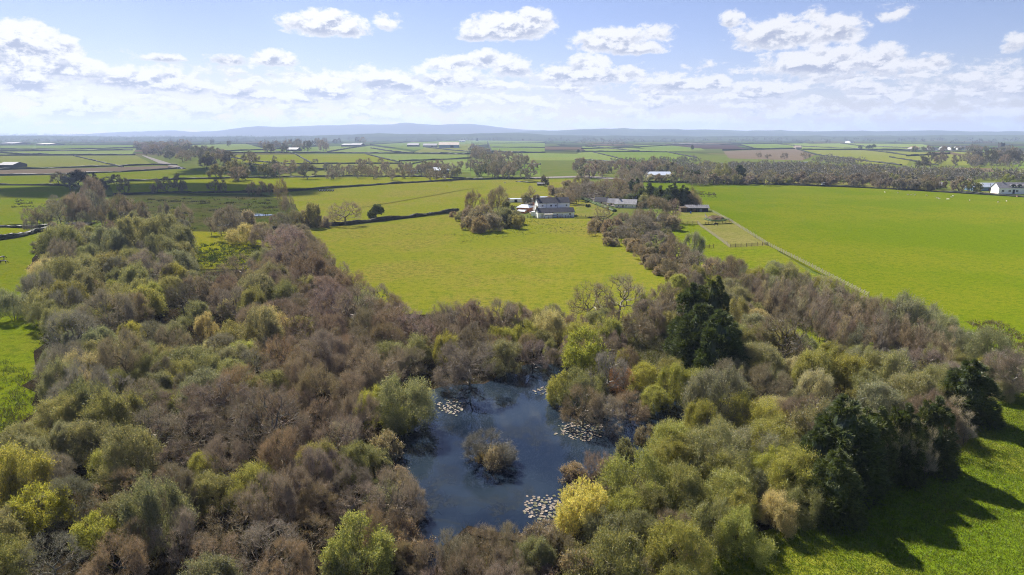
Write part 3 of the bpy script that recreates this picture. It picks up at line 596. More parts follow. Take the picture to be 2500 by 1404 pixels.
def inside(x, y, poly):
    c = False
    for (x1, y1), (x2, y2) in zip(poly, poly[1:] + poly[:1]):
        if (y1 > y) != (y2 > y) and x < (x2 - x1) * (y - y1) / (y2 - y1) + x1: c = not c
    return c
GSKIP = [POND, [(1560,955),(1720,980),(1710,1040),(1600,1065),(1560,1030)], [(1436,478),(1560,486),(1560,520),(1500,532),(1436,512)], [(-300,752),(132,778),(142,890),(112,1065),(-300,1090)], [(-200,560),(128,572),(104,650),(90,712),(-200,715)], [(455,560),(620,580),(640,635),(600,690),(480,690)]]
def fill(poly, mixk, rr, spacing, seed, hk=None, n_max=400, avoid=0.56, jit=0.25, skip=()):
    """Fill a wood (outlined by its crowns in the photograph) with trees where none stand yet."""
    rng = random.Random(seed); z = 3.5; G = [at(px, py, z) for px, py in poly]; xs = [q.x for q in G]; ys = [q.y for q in G]; g2 = [(q.x, q.y) for q in G]
    tot = sum(m[2] for m in mixk); cnt = 0; grid = {}; skip = list(skip) + GSKIP
    cell = 12.0
    for t in TREES: grid.setdefault((int(t[0] // cell), int(t[1] // cell)), []).append(t)
    tries = int((max(xs) - min(xs)) * (max(ys) - min(ys)) / spacing ** 2 * 14)
    for _ in range(min(tries, 60000)):
        x, y = rng.uniform(min(xs), max(xs)), rng.uniform(min(ys), max(ys))
        if not inside(x, y, g2): continue
        r = rng.uniform(*rr); ok = True
        for dx in (-1, 0, 1):
            for dy in (-1, 0, 1):
                for t in grid.get((int(x // cell) + dx, int(y // cell) + dy), ()):
                    if math.hypot(t[0] - x, t[1] - y) < avoid * (t[2] + r): ok = False; break
                if not ok: break
            if not ok: break
        if not ok: continue
        u = rng.uniform(0, tot)
        for kind, tone, w in mixk:
            u -= w
            if u <= 0: break
        k = hk or {'willow': 1.5, 'fresh': 1.6, 'bare': 1.75, 'open': 1.8, 'bush': 1.35, 'conifer': 3.0, 'slim': 5.5, 'vase': 2.2, 'far': 1.8, 'fargreen': 1.5, 'farconifer': 3.0}[kind]
        h = r * k * rng.uniform(0.9, 1.15) + (1.0 if kind in ('willow', 'bare', 'fresh') else 0)
        vx, vy, vz = x, y, h * 0.6 - CAMH; cp, sp = math.cos(PITCH), math.sin(PITCH); fd = vy * cp - vz * sp; u_ = vx / fd; v_ = (vy * sp + vz * cp) / fd
        px, py = 1250 + FPX * u_, 702 - FPX * v_
        if any(inside(px, py, s) for s in skip): continue
        t = [x, y, r, h, kind, tone, px, py, None]; TREES.append(t); grid.setdefault((int(x // cell), int(y // cell)), []).append(t); cnt += 1
        if cnt >= n_max: break
    return cnt
# ------------------------------------------------------------------ trees read off the photograph
O, DO, GG, YG, BY, CR, GC, GR, GB, PB, RB, BR, OB, PBF = 'olive', 'dull olive', 'grey-green', 'yellow-green', 'bright yellow-green', 'cream-tipped', 'golden cream', 'grey', 'grey-brown', 'purple-brown', 'red-brown', 'brown', 'orange-brown', 'pale buff'
w_, b_, f_ = 'willow', 'bare', 'fresh'
for a in [  # left wood
 (30,745,38,w_,GG),(105,745,44,w_,O),(165,735,50,w_,O),(250,765,58,b_,GR),(351,738,46,f_,YG),(281,715,35,w_,O),(445,715,48,b_,'dark grey'),(471,760,42,w_,O),(416,815,38,w_,DO),(321,810,32,w_,YG),
 (506,800,32,w_,CR),(562,748,32,w_,CR),(627,752,52,w_,O),(692,728,48,w_,O),(662,798,44,w_,CR),(742,785,64,b_,PB),(577,820,46,w_,O),(175,812,62,b_,GR),(125,878,32,w_,GG),(195,912,52,w_,CR),(240,862,56,w_,DO),
 (300,855,50,w_,O),(391,888,56,w_,DO),(461,878,40,w_,CR),(501,857,34,w_,CR),(567,884,56,w_,GG),(620,890,50,b_,GR),(216,985,80,w_,O),(150,1022,70,w_,O),(441,965,42,w_,YG),(346,985,56,b_,GB),(371,1055,86,'open',GB),
 (481,1045,76,'open',GB),(597,1025,76,'open',BR),(712,995,76,'open',PB),(667,940,56,w_,O),(221,1075,70,w_,O),(95,1090,52,w_,O),(48,1165,56,w_,DO),(135,1155,58,b_,GR),(271,1130,52,w_,YG),(501,1142,42,w_,YG),(300,1200,76,'open',BR),
 (425,1200,76,b_,GB),(165,1208,66,b_,GR),(92,1232,76,f_,BY),(231,1302,58,f_,BY),(552,1130,62,b_,GB),(692,1118,78,b_,RB),(657,1218,82,b_,PB),(735,1185,86,b_,BR),(577,1262,82,'open',BR),(436,1302,72,'vase',GB),
 (330,1325,66,'vase',GB),(120,1362,82,'open',GR),(30,1285,48,w_,GG),(530,1352,76,'open',BR),(652,1325,86,b_,GB),(757,1310,70,'open',BR),(830,1395,60,w_,DO),
 (142,594,52,w_,O),(103,600,22,'bush','dark grey'),(205,588,46,w_,DO),(330,578,56,w_,O),(400,575,56,w_,O),(440,590,50,w_,GG),(262,600,46,w_,GG),(392,618,52,w_,DO),(150,628,44,b_,GR),(200,650,50,w_,GG),(270,640,46,w_,O),
 (122,665,38,w_,CR),(370,650,56,b_,GB),(430,645,44,w_,GG),(340,690,52,w_,O),(420,672,40,w_,YG),(150,680,52,w_,O),(230,700,56,w_,GG),(593,566,34,w_,CR),(560,540,40,b_,GB),(640,565,36,b_,BR),
 (740,625,66,'open',PB),(752,660,60,b_,RB),(690,595,54,b_,PB),(585,655,50,'open',GB),(615,690,34,w_,YG),(530,680,50,'open',GB),(640,640,34,w_,GG),(700,690,50,b_,PB),(790,700,50,b_,PB),(860,690,44,b_,BR),(890,720,44,b_,BR),(478,700,30,b_,BR),
 # round the pond
 (865,758,74,'open',PB),(800,740,60,b_,PB),(950,750,50,b_,BR),(950,798,54,b_,RB),(945,865,56,w_,O),(995,872,46,b_,GB),(830,898,54,b_,PB),(780,870,60,b_,PB),(760,940,60,b_,PB),(850,960,54,b_,PB),
 (985,978,84,w_,O),(975,1018,40,f_,YG),(1146,873,78,b_,GB),(1236,865,52,w_,DO),(1150,768,64,b_,BR),(1090,775,50,b_,BR),(1220,775,50,b_,GB),(1266,772,46,b_,BR),(1344,802,48,w_,CR),(1415,815,50,w_,YG),(1482,820,48,w_,YG),(1300,860,44,b_,PB),
 (1427,865,60,f_,BY),(1372,950,40,f_,YG),(1425,938,62,w_,DO),(1474,915,60,b_,GR),(1517,928,40,'vase',OB),(1540,985,46,b_,BR),(1425,990,56,b_,BR),(1480,1000,50,b_,GB),(1572,915,46,w_,YG),(1582,755,50,b_,BR),(1555,790,44,b_,BR),
 (1647,942,54,w_,YG),(1600,970,40,w_,YG),(875,1130,60,w_,O),(835,1060,50,b_,PBF),(820,1150,50,b_,PB),(960,1230,80,b_,GB),(925,1290,62,b_,BR),(875,1345,86,f_,YG),(780,1230,60,b_,BR),
 (1110,1345,60,'vase',GB),(1180,1335,62,'vase',BR),(1250,1325,56,'vase',GB),(1305,1352,56,w_,O),(1040,1380,50,b_,GB),(1421,1243,74,f_,GC),(1455,1145,50,'vase',PB),(1400,1160,34,'bush',BR),(1552,1182,90,w_,YG),(1645,1080,72,w_,YG),(1650,1205,72,w_,O),
 # right wood
 (1850,785,42,w_,CR),(1921,818,78,b_,BR),(1836,885,36,w_,YG),(1880,892,40,w_,YG),(1950,900,48,w_,CR),(2026,865,46,w_,YG),(2070,918,54,w_,YG),(2197,905,62,w_,O),(2130,900,46,w_,O),(1775,928,52,b_,GB),(1800,968,46,w_,DO),(1720,960,50,w_,O),
 (1841,1012,70,w_,YG),(1900,1000,50,w_,CR),(1655,1112,66,w_,YG),(1765,1070,60,w_,O),(1946,1152,92,w_,YG),(1750,1118,78,w_,O),(1765,1200,80,w_,YG),(1720,1268,76,w_,O),(1800,1235,70,w_,YG),(1900,1240,58,w_,CR),(1960,1225,60,w_,O),(1880,1140,62,w_,YG),
 (1640,1300,60,b_,BR),(1560,1320,60,w_,DO),(1480,1350,56,w_,DO),(1600,1390,50,b_,BR),(1700,1360,46,'bush',BR),(2227,778,62,w_,GG),(2150,770,46,b_,GB),(2290,808,60,w_,GG),(2340,842,56,w_,GG),(2412,865,62,w_,GG),(2480,905,62,b_,BR),(2440,920,44,w_,DO),(2260,880,52,b_,GB),
 (1700,640,44,b_,PB),(1745,650,44,b_,BR),(1790,660,44,b_,BR),(1690,600,34,w_,GG),(1650,610,36,b_,BR),(1820,690,40,b_,GB),(1935,680,42,w_,GG),(1880,700,36,w_,GG)]: tree_c(*a)
tree_b(1444,790,108,62,'open',BR,'bare open oak with a clear trunk, left of the pair below the central meadow')
tree_b(1510,784,118,72,'open',BR,'wide bare oak, right of the pair below the central meadow')
tree_b(1070,880,115,58,'open','purple-brown','bare tree with dark twisted trunk above the pond\'s leaf-strewn bank')
tree_b(843,549,60,48,'open',BR,'spreading bare oak standing alone in the hedge below the middle field')
tree_b(920,537,38,21,'holly','deep green','round dark evergreen in the hedge right of the spreading oak')
tree_c(1198,1085,68,'bare','dark grey','many-stemmed dark grey shrub on the small island in the pond', 1.25)
tree_c(1212,1122,34,'bush','pale buff','pale sedge bush on the small island in the pond')
for px, by, h, r, lab in [(1735,872,205,52,'tall dark conifer at the back right of the clump beyond the pond'),(1686,868,195,54,'tall dark conifer at the back left of the clump beyond the pond'),(1704,912,185,64,'dark conifer in the middle of the clump beyond the pond'),
    (1752,938,190,68,'broad dark conifer nearest the pond in the clump beyond it'),(2045,1200,250,92,'broad dark conifer at the corner of the near meadow'),(1985,1215,190,60,'dark conifer tucked behind the broad meadow corner conifer'),(2030,1275,200,66,'lower dark conifer standing before the broad meadow corner conifer'),
    (2115,1180,215,64,'second dark conifer from the meadow corner along the near meadow'),(2185,1170,210,58,'third dark conifer along the near meadow'),(2262,1150,205,58,'last dark conifer of the row along the near meadow'),(2356,1030,165,66,'lone dark conifer at the far end of the near meadow'),(2330,1010,110,40,'smaller dark conifer beside the lone one by the near meadow')]:
    tree_b(px, by, h, r, 'conifer', 'dark green', lab)
for px, by, h, r in [(2200,1180,170,24),(2230,1175,160,22),(2165,1185,165,20),(2330,1070,110,28),(2350,1085,90,22),(2140,1190,150,20),(2255,1180,150,20),(1870,1080,110,22),(1895,1075,115,20)]: tree_b(px, by, h, r, 'slim', PBF)
# trees standing in the hedges and copses of the middle distance
for px, by, h, r, k, t in [(305,474,38,16,'far',GB),(385,472,36,18,'far',GB),(410,470,38,14,'far',GB),(437,470,46,14,'far',GB),(450,470,30,10,'far',GB),(525,471,32,18,'far',GB),(546,470,30,9,'far',GB),(617,478,34,16,'far',BR),(640,478,36,16,'far',BR),(662,478,30,10,'far',BR),
  (78,549,40,20,'bare',GB),(92,550,44,14,'slim',GB),(108,549,48,14,'bare',GB),(150,552,72,36,'bare',GR),(188,550,90,38,'bare',GB),(222,548,98,42,'bare',PB),(250,552,66,26,'bare',GR),(268,556,74,28,'bare',GB),(292,550,80,22,'bare',GB),(318,549,70,20,'slim',GB),(341,550,62,22,'bare',GB),(361,551,46,12,'slim',GB),
  (402,550,50,20,'bare',GB),(430,554,40,18,'bare',O),(457,556,52,22,'bare',GB),(517,575,46,16,'slim',GB),(540,575,44,26,'bare',GB),(567,577,62,30,'bare',GB),(600,560,40,22,'bush',GB),(690,528,92,22,'vase',GB),(706,545,70,20,'vase',GB),(718,560,50,26,'bare',DO),(740,556,34,20,'bush',BR),(766,556,50,24,'bush',O),(690,565,44,28,'bare',GR),(785,556,30,18,'bush',GB),
  (205,462,44,36,'fargreen','dark grey'),(172,465,34,24,'far',GR),(145,452,32,22,'far',GB),(240,468,34,22,'far','dark grey'),(262,462,30,20,'far',GB),(285,450,24,14,'far',GB),
  (1158,530,64,27,'bare',BR),(1190,526,56,20,'bare',GB),(1218,530,66,32,'bare',GB),(1400,484,42,24,'bare',GB),(1420,480,46,26,'bare',BR),(1372,490,30,20,'bare',GB),(1350,476,22,16,'bush',GB),(1545,470,54,30,'bare',GB),(1462,478,40,26,'bare',O),(1180,550,46,30,'willow',GB),(1148,548,38,24,'willow',GB),(1130,540,26,16,'bush',O),(1225,552,40,28,'willow',DO),(1240,535,42,18,'holly',O),(1255,548,30,22,'bush',DO),(1120,533,16,10,'bush',BR),(1107,530,14,9,'bush',BR),
  (1294,498,44,14,'slim',GB),(1285,500,24,14,'bush',DO),(1310,500,20,12,'bush',BR),(1340,494,16,14,'bush',BR),(1378,495,22,24,'bush',GB),(1390,500,38,18,'vase',GB),(1408,498,44,20,'bare',GB),(1425,470,28,16,'bare',DO),
  (1555,480,52,15,'cedar','dark green'),(1585,497,60,17,'cedar','dark green'),(1610,506,62,15,'cedar','dark green'),(1640,510,62,24,'cedar','dark green'),(1668,512,58,22,'cedar','dark green'),(1627,486,32,11,'cedar','dark green'),(1565,495,34,18,'holly','deep green'),(1540,478,40,14,'cedar','deep green'),(1602,490,26,14,'bush','deep green'),
  (1690,512,40,22,'bush',GB),(1682,505,50,18,'willow',O),(1535,495,24,18,'bush','deep green'),(1575,500,30,10,'slim',YG),(1600,505,20,12,'bush',O),(1570,505,24,12,'bush',DO),
  (1440,490,48,38,'bare',GB),(1475,492,52,38,'bare',BR),(1505,480,50,36,'bare',BR),(1540,460,46,30,'bare',PB),(1520,455,40,26,'bare',PB),(1385,462,20,16,'bush',GB),(1330,455,26,12,'fargreen','dark grey'),
  (1762,448,42,24,'willow',O),(1806,446,50,17,'cedar','dark green'),(1690,446,30,12,'cedar','dark green'),(1678,446,30,12,'cedar','dark green'),(1702,446,30,12,'cedar','dark green'),(1660,446,40,12,'far',GB),(1728,447,30,14,'far',GB),(1742,447,32,12,'far',PBF),(1785,448,36,14,'far',GB),(1640,446,22,18,'fargreen',PBF),(1610,446,20,16,'fargreen',BR),(1585,445,20,14,'fargreen',PBF),
  (1590,549,62,46,'bare',BR),(1548,592,72,48,'bare',GB),(1640,545,52,21,'bare',RB),(1470,560,64,26,'open',GB),(1600,606,50,34,'bare',GB),(1570,560,54,30,'bare',GB),(1520,560,50,28,'bare',GB),(1497,575,44,26,'bush',BR),(1450,565,30,22,'bush',BR),(1615,560,44,26,'bare',GB),(1640,562,30,22,'bush',BR),
  (1266,559,28,15,'bush',O),(2230,462,22,26,'fargreen',GB),(2345,468,34,26,'fargreen',GB),(2370,470,30,22,'fargreen',O),(2460,446,20,14,'fargreen',YG),(2431,470,20,12,'fargreen',YG),(2310,440,14,22,'fargreen',YG),
  (1280,410,30,16,'far',GB),(1160,392,32,14,'far',GB),(1150,372,14,10,'far',GR),(1690,365,12,4,'farconifer','dark green'),(1165,345,9,3,'farconifer','dark green'),(1412,372,8,5,'farconifer','dark green'),(2100,364,8,5,'fargreen','dark green'),(2130,363,10,9,'fargreen','dark green'),(2120,363,9,6,'fargreen','dark green'),
  (1568,400,7,4,'fargreen','dark green'),(1582,402,7,4,'fargreen','dark green'),(670,392,12,6,'far',GB),(745,400,10,6,'far',GB),(770,400,12,9,'far',GB),(885,420,32,13,'far',GB),(830,420,22,14,'far',GB),(900,400,14,10,'far',GB),(930,398,13,9,'far',GB),(985,420,24,16,'far',GB),(1000,412,16,9,'far',GB),(875,402,13,7,'far',GB),
  (1850,384,12,9,'far',GB),(1875,387,11,9,'far',GB),(1915,388,14,10,'far',GB),(1965,388,16,14,'far',GB),(690,420,18,8,'far',GB)]: tree_b(px, by, h, r, k, t)
LM = [('open',GR,5),(w_,O,30),(w_,DO,14),(w_,GG,16),(b_,GR,14),(b_,GB,12),(w_,YG,4),(w_,CR,3)]
fill([(90,605),(150,578),(320,560),(440,565),(478,610),(480,690),(380,740),(330,840),(140,860),(110,790),(60,690)], LM, (2.3,5.2), 5, 1, n_max=120)
fill([(110,860),(330,830),(620,860),(620,960),(300,1020),(100,1120),(40,1300),(-20,1420),(-120,1300),(60,1050)], LM, (2.4,5.4), 5, 2, n_max=90)
fill([(480,680),(640,660),(700,590),(780,610),(830,690),(980,780),(1060,790),(1050,860),(960,900),(900,1090),(860,1400),(300,1430),(240,1260),(440,1000),(640,860)], [(b_,PB,30),(b_,GB,22),(b_,BR,26),(b_,RB,6),('open',GB,12),('open',PB,8),(w_,O,14),(w_,DO,6),(w_,YG,5)], (2.6,5.8), 5, 3, n_max=130)
fill([(1060,770),(1300,775),(1390,790),(1560,770),(1640,700),(1650,860),(1640,930),(1560,900),(1380,850),(1300,890),(1060,860)], [(b_,BR,30),(w_,O,20),(b_,GB,20),(w_,YG,8)], (2.2,3.6), 5, 4, n_max=60, skip=[[(1520,790),(1660,790),(1670,900),(1540,900)],[(1380,680),(1570,680),(1570,790),(1380,790)]])
fill([(1650,690),(1740,640),(1840,680),(1960,680),(2080,720),(2250,790),(2400,850),(2520,900),(2520,950),(2330,960),(2280,1060),(2000,980),(1700,1000),(1640,960),(1800,900),(1780,740)], [(w_,GG,24),(w_,O,30),(b_,GB,14),(b_,BR,8),(w_,CR,3),(w_,YG,12)], (1.8,4.4), 5, 5, n_max=90, skip=[[(1820,690),(1960,700),(2330,860),(2290,870),(2050,860),(1880,790)]])
fill([(1620,1000),(1900,980),(2050,1060),(1990,1240),(1830,1300),(1700,1420),(1480,1430),(1400,1300),(1600,1150)], [(w_,O,40),(w_,YG,24),(w_,GG,10),(b_,BR,5)], (2.4,5.2), 5, 6, n_max=60)
fill([(1800,680),(1880,700),(2000,720),(2120,750),(2280,830),(2360,880),(2330,900),(2200,850),(2060,850),(1960,780),(1840,740)], [('slim',GB,30),('slim',PBF,16),('slim',GG,12),('slim',BR,12)], (1.1,1.7), 2.4, 7, n_max=170, avoid=0.5)
fill([(1440,545),(1480,520),(1640,520),(1650,570),(1600,640),(1680,640),(1690,670),(1640,665),(1520,590),(1440,575)], [('bush',BR,20),('bush',GB,20),(b_,GB,12),('bush',DO,12)], (1.8,3.2), 4, 8, n_max=60)
fill([(1560,585),(1640,596),(1725,652),(1700,700),(1640,672),(1570,625)], [('bush',BR,10),('bush',DO,8),(b_,GB,12),(b_,BR,8)], (1.8,3.4), 4, 25, n_max=26)
fill([(1370,470),(1430,462),(1560,458),(1570,474),(1440,478),(1375,486)], [(b_,GB,12),(b_,PB,6),(w_,DO,6)], (3.5,6), 6, 26, n_max=16)
fill([(700,540),(640,545),(600,560),(660,590),(760,600),(740,560)], [('bush',GB,10),(b_,GB,10),(w_,DO,8)], (2,3.4), 4, 9, n_max=30)
fill([(60,550),(120,500),(230,470),(290,510),(350,530),(480,548),(520,560),(300,560),(200,552)], [(b_,GR,20),(b_,GB,20),(b_,PB,6),(w_,DO,5)], (2.6,4.4), 6, 10, n_max=45)
fill([(1445,480),(1530,455),(1560,475),(1600,490),(1560,500),(1500,484)], [('bush','deep green',12),('bush',GB,10),(b_,GB,6)], (2,3.4), 5, 11, n_max=24)
fill([(1020,1330),(1250,1310),(1370,1290),(1420,1320),(1420,1440),(1000,1440)], [('bush',BR,10),('vase',GB,10),('bush',DO,8),('vase',BR,8)], (1.6,2.6), 3, 22, n_max=26)
for a in [(1580,1065,30,'bush',BR),(1530,1100,34,'bush',DO),(1480,1140,34,'bush',BR),(1410,1200,34,'bush',BR),(1390,1270,34,'bush',GB),(1340,1300,34,'bush',BR)]: tree_c(*a)
for a in [(1150,552,24,'bush',GB),(1175,556,26,'bush',BR),(1200,552,28,'bush',GB),(1235,548,22,'bush',DO),(1165,540,26,'bush',GB),(1210,540,26,'bush',DO),(1250,538,20,'bush',GB)]: tree_c(a[0],a[1]-8,a[2],*a[3:])
fill([(955,1060),(1000,1150),(1040,1240),(1030,1320),(960,1350),(900,1300),(880,1180),(920,1080)], [('bush',BR,10),('bush',DO,10),(b_,GB,8)], (1.6,2.6), 3, 23, n_max=16)
# woods and tree belts of the middle distance: trees one by one where they can be told apart
fill([(332,354),(430,352),(520,372),(640,398),(780,408),(790,432),(640,438),(480,434),(520,412),(420,386),(335,372)], [('far',PB,12),('far',GB,20),('far','dark grey',12),('fargreen',DO,6)], (8.5,14), 10, 12, n_max=150, hk=1.45)
for t in TREES[-150:]:
    if t[4] == 'far' and t[8] is None and 320 < t[6] < 800: t.append('woodland_tree')
fill([(800,418),(1000,412),(1150,408),(1300,402),(1320,432),(1150,434),(800,434)], [('far',GB,30),('far',GR,10),('fargreen',DO,8)], (5.5,8.5), 12, 13, n_max=60)
fill([(1150,358),(1180,366),(1310,400),(1300,430),(1190,412),(1150,378)], [('far',GB,20),('far',PB,10)], (6.5,9.5), 12, 14, n_max=40)
fill([(1400,410),(1560,402),(1640,406),(1660,424),(1600,432),(1400,432)], [('far',GB,30),('far',PB,10),('fargreen',DO,6)], (5.5,9), 10, 15, n_max=50)
fill([(1540,412),(1636,412),(1636,420),(1540,420)], [('farconifer','dark green',10)], (3,4), 6, 16, n_max=24, hk=2.6)
fill([(1660,436),(1800,440),(2000,436),(2200,444),(2330,452),(2260,458),(2050,446),(1830,444),(1680,446)], [('fargreen',GB,20),('far',GB,20),('fargreen',O,10),('fargreen',PBF,4)], (4,7), 8, 17, n_max=70)
fill([(430,350),(640,352),(900,347),(900,352),(640,360),(430,358)], [('far','dark grey',10),('far',GB,10)], (12,18), 20, 19, n_max=16)
fill([(640,358),(710,352),(800,350),(800,370),(640,372)], [('far','dark grey',10),('far',GB,10)], (10,16), 16, 20, n_max=24)
fill([(2200,398),(2480,378),(2500,396),(2360,408),(2220,408)], [('far',GB,10),('far','dark grey',10)], (8,12), 16, 21, n_max=30)
fill([(2225,366),(2330,364),(2470,366),(2510,368),(2500,373),(2400,370),(2225,370)], [('far',GB,10),('fargreen',DO,10)], (7,11), 16, 24, n_max=26, avoid=0.9)

# zones for the labels: a point of the photograph and the words for it
ZONES = [(30,740,"by the pale field's left edge"),(140,600,'at the far tip of the left wood'),(260,590,'at the far edge of the left wood'),(400,580,'beside the small bright meadow'),(130,660,'along the long left-hand field'),(250,660,'in the upper left wood'),(390,660,'below the small bright meadow'),
 (90,740,'above the lower left meadow'),(200,740,'above the lower left meadow corner'),(330,745,'in the left wood\'s middle'),(450,745,'left of the dark wood gap'),(560,770,'among the cream willows'),(660,750,'below the dark dome trees'),(620,680,'beside the sunlit glade'),(740,640,"at the central meadow's left edge"),
 (880,700,"along the central meadow's lower left edge"),(800,760,'in the purple-brown stand'),(740,860,'in the purple stand left of the pond'),(560,860,'in the middle of the left wood'),(400,860,'near the cream willow row'),(240,860,'beside the lower left meadow'),(160,920,'by the lower left meadow rushes'),(100,1040,'below the lower left meadow'),
 (250,1000,'in the olive stand left of centre'),(380,1030,'round the tall dark bare trees'),(500,1030,'among the tall dark bare trees'),(620,1000,'in the brown stand'),(720,1020,'in the stand left of the pond'),(60,1160,'at the wood\'s left margin'),(90,1240,'round the bright willow bottom left'),(230,1290,'beside the marsh pools'),(300,1180,'above the marsh pools'),
 (440,1180,'behind the marsh pools'),(560,1150,'by the narrow marsh channel'),(700,1120,'in the red-brown stand'),(660,1240,'below the red-brown stand'),(500,1320,'at the bottom of the left wood'),(340,1340,'at the bottom left corner'),(750,1300,'near the bottom left of the pond'),(830,1060,'behind the left bank'),
 (950,790,'above the pond\'s left dome willow'),(960,880,'behind the left dome willow'),(985,980,"on the pond's left bank"),(880,1130,"on the pond's lower left bank"),(930,1260,"at the pond's lower left corner"),(1070,1360,"below the pond's near end"),(1220,1340,'in front of the pond'),(1150,770,'between the central meadow and the pond'),
 (1260,790,'below the central meadow'),(1150,880,"at the pond's head"),(1260,870,"above the pond's dark inlet"),(1400,800,'below the pair of oaks'),(1540,760,'right of the pair of oaks'),(1420,870,'on the upper point'),(1400,960,'on the wooded point left side'),(1490,960,'on the wooded point'),(1580,920,'by the bramble bank'),(1650,940,"on the pond's right shore"),
 (1440,1150,"at the pond's lower right edge"),(1420,1260,'beside the golden willow'),(1560,1180,'on the lower right bank'),(1650,1070,'on the right bank'),(1640,1230,'in the olive stand below right'),(1560,1340,'at the bottom below the pond'),(1750,1120,'in front of the conifer row'),(1740,1260,'at the near meadow\'s left end'),(1900,1160,'left of the conifer row'),
 (1850,1010,'between conifer clump and conifer row'),(1760,950,'right of the conifer clump'),(1870,890,'under the plantation'),(1900,800,'beside the conifer clump'),(2040,890,'in front of the plantation'),(2180,900,'behind the conifer row'),(2280,900,'at the plantation\'s right end'),(2430,900,'at the right end of the wood'),(2320,820,'along the large field\'s lower edge'),
 (2200,780,'by the rail fence end'),(2060,740,'below the long rail fence'),(1930,690,'under the small paddock'),(1800,670,'by the small paddock'),(1700,630,'above the conifer clump'),(1650,590,"at the central meadow's right edge"),(1560,560,'in the thicket right of the meadow'),(1470,550,'at the thicket\'s left end'),(1620,520,'in the thicket near the stable'),
 (1180,520,'in the clump left of the farmhouse'),(1240,530,'beside the orange garage'),(1380,480,'behind the farmhouse'),(1480,465,'behind the cottages'),(1560,480,'beside the cottages'),(1640,490,'left of the stable'),(1690,500,'beside the stable'),(740,540,'in the hedge left of the oak'),(690,510,'at the rough meadow\'s right end'),
 (560,550,'below the rough meadow'),(440,540,'along the rough meadow\'s lower edge'),(300,520,'left of the rough meadow'),(200,510,'in the copse by the left fields'),(100,530,'by the left lane hedge'),(200,445,'in the dark clump above the copse'),(330,460,'along the shaded field hedge'),(430,455,'along the shaded field'),(540,460,'along the field above the rough meadow'),(640,465,'above the narrow ivy tree'),
 (400,365,'in the wood beside the white track'),(500,390,'in the long wood\'s middle'),(600,415,'in the long wood\'s lower part'),(720,420,'at the long wood\'s right end'),(560,352,'on the far left farm ridge'),(720,358,'round the far left farm'),(880,410,'in the hedges left of the barn'),(1000,415,'beside the blue-roofed barn'),(1100,420,'right of the blue-roofed barn'),
 (1170,375,'in the wood below the big sheds'),(1250,405,'in the wood above the farmhouse'),(1450,420,'in the wood behind the cottages'),(1590,412,'in the dark row behind the cottages'),(1640,435,'round the pale-roofed shed'),(1720,430,'along the large field\'s top hedge'),(1780,430,'by the tall conifer at the large field'),(1900,420,'in the grey wood behind the field'),
 (1950,440,'along the grazing strip'),(2050,420,'in the grey wood beyond the strip'),(2180,430,'above the field shelters'),(2330,450,'by the long blue building'),(2440,430,'behind the dormered house'),(2300,415,'in the right-hand wood'),(2440,415,'at the right-hand wood\'s end'),(2350,390,'below the village'),(2120,360,'on the far right fields'),(1900,380,'by the ploughed field'),(1640,360,'in the far middle fields')]
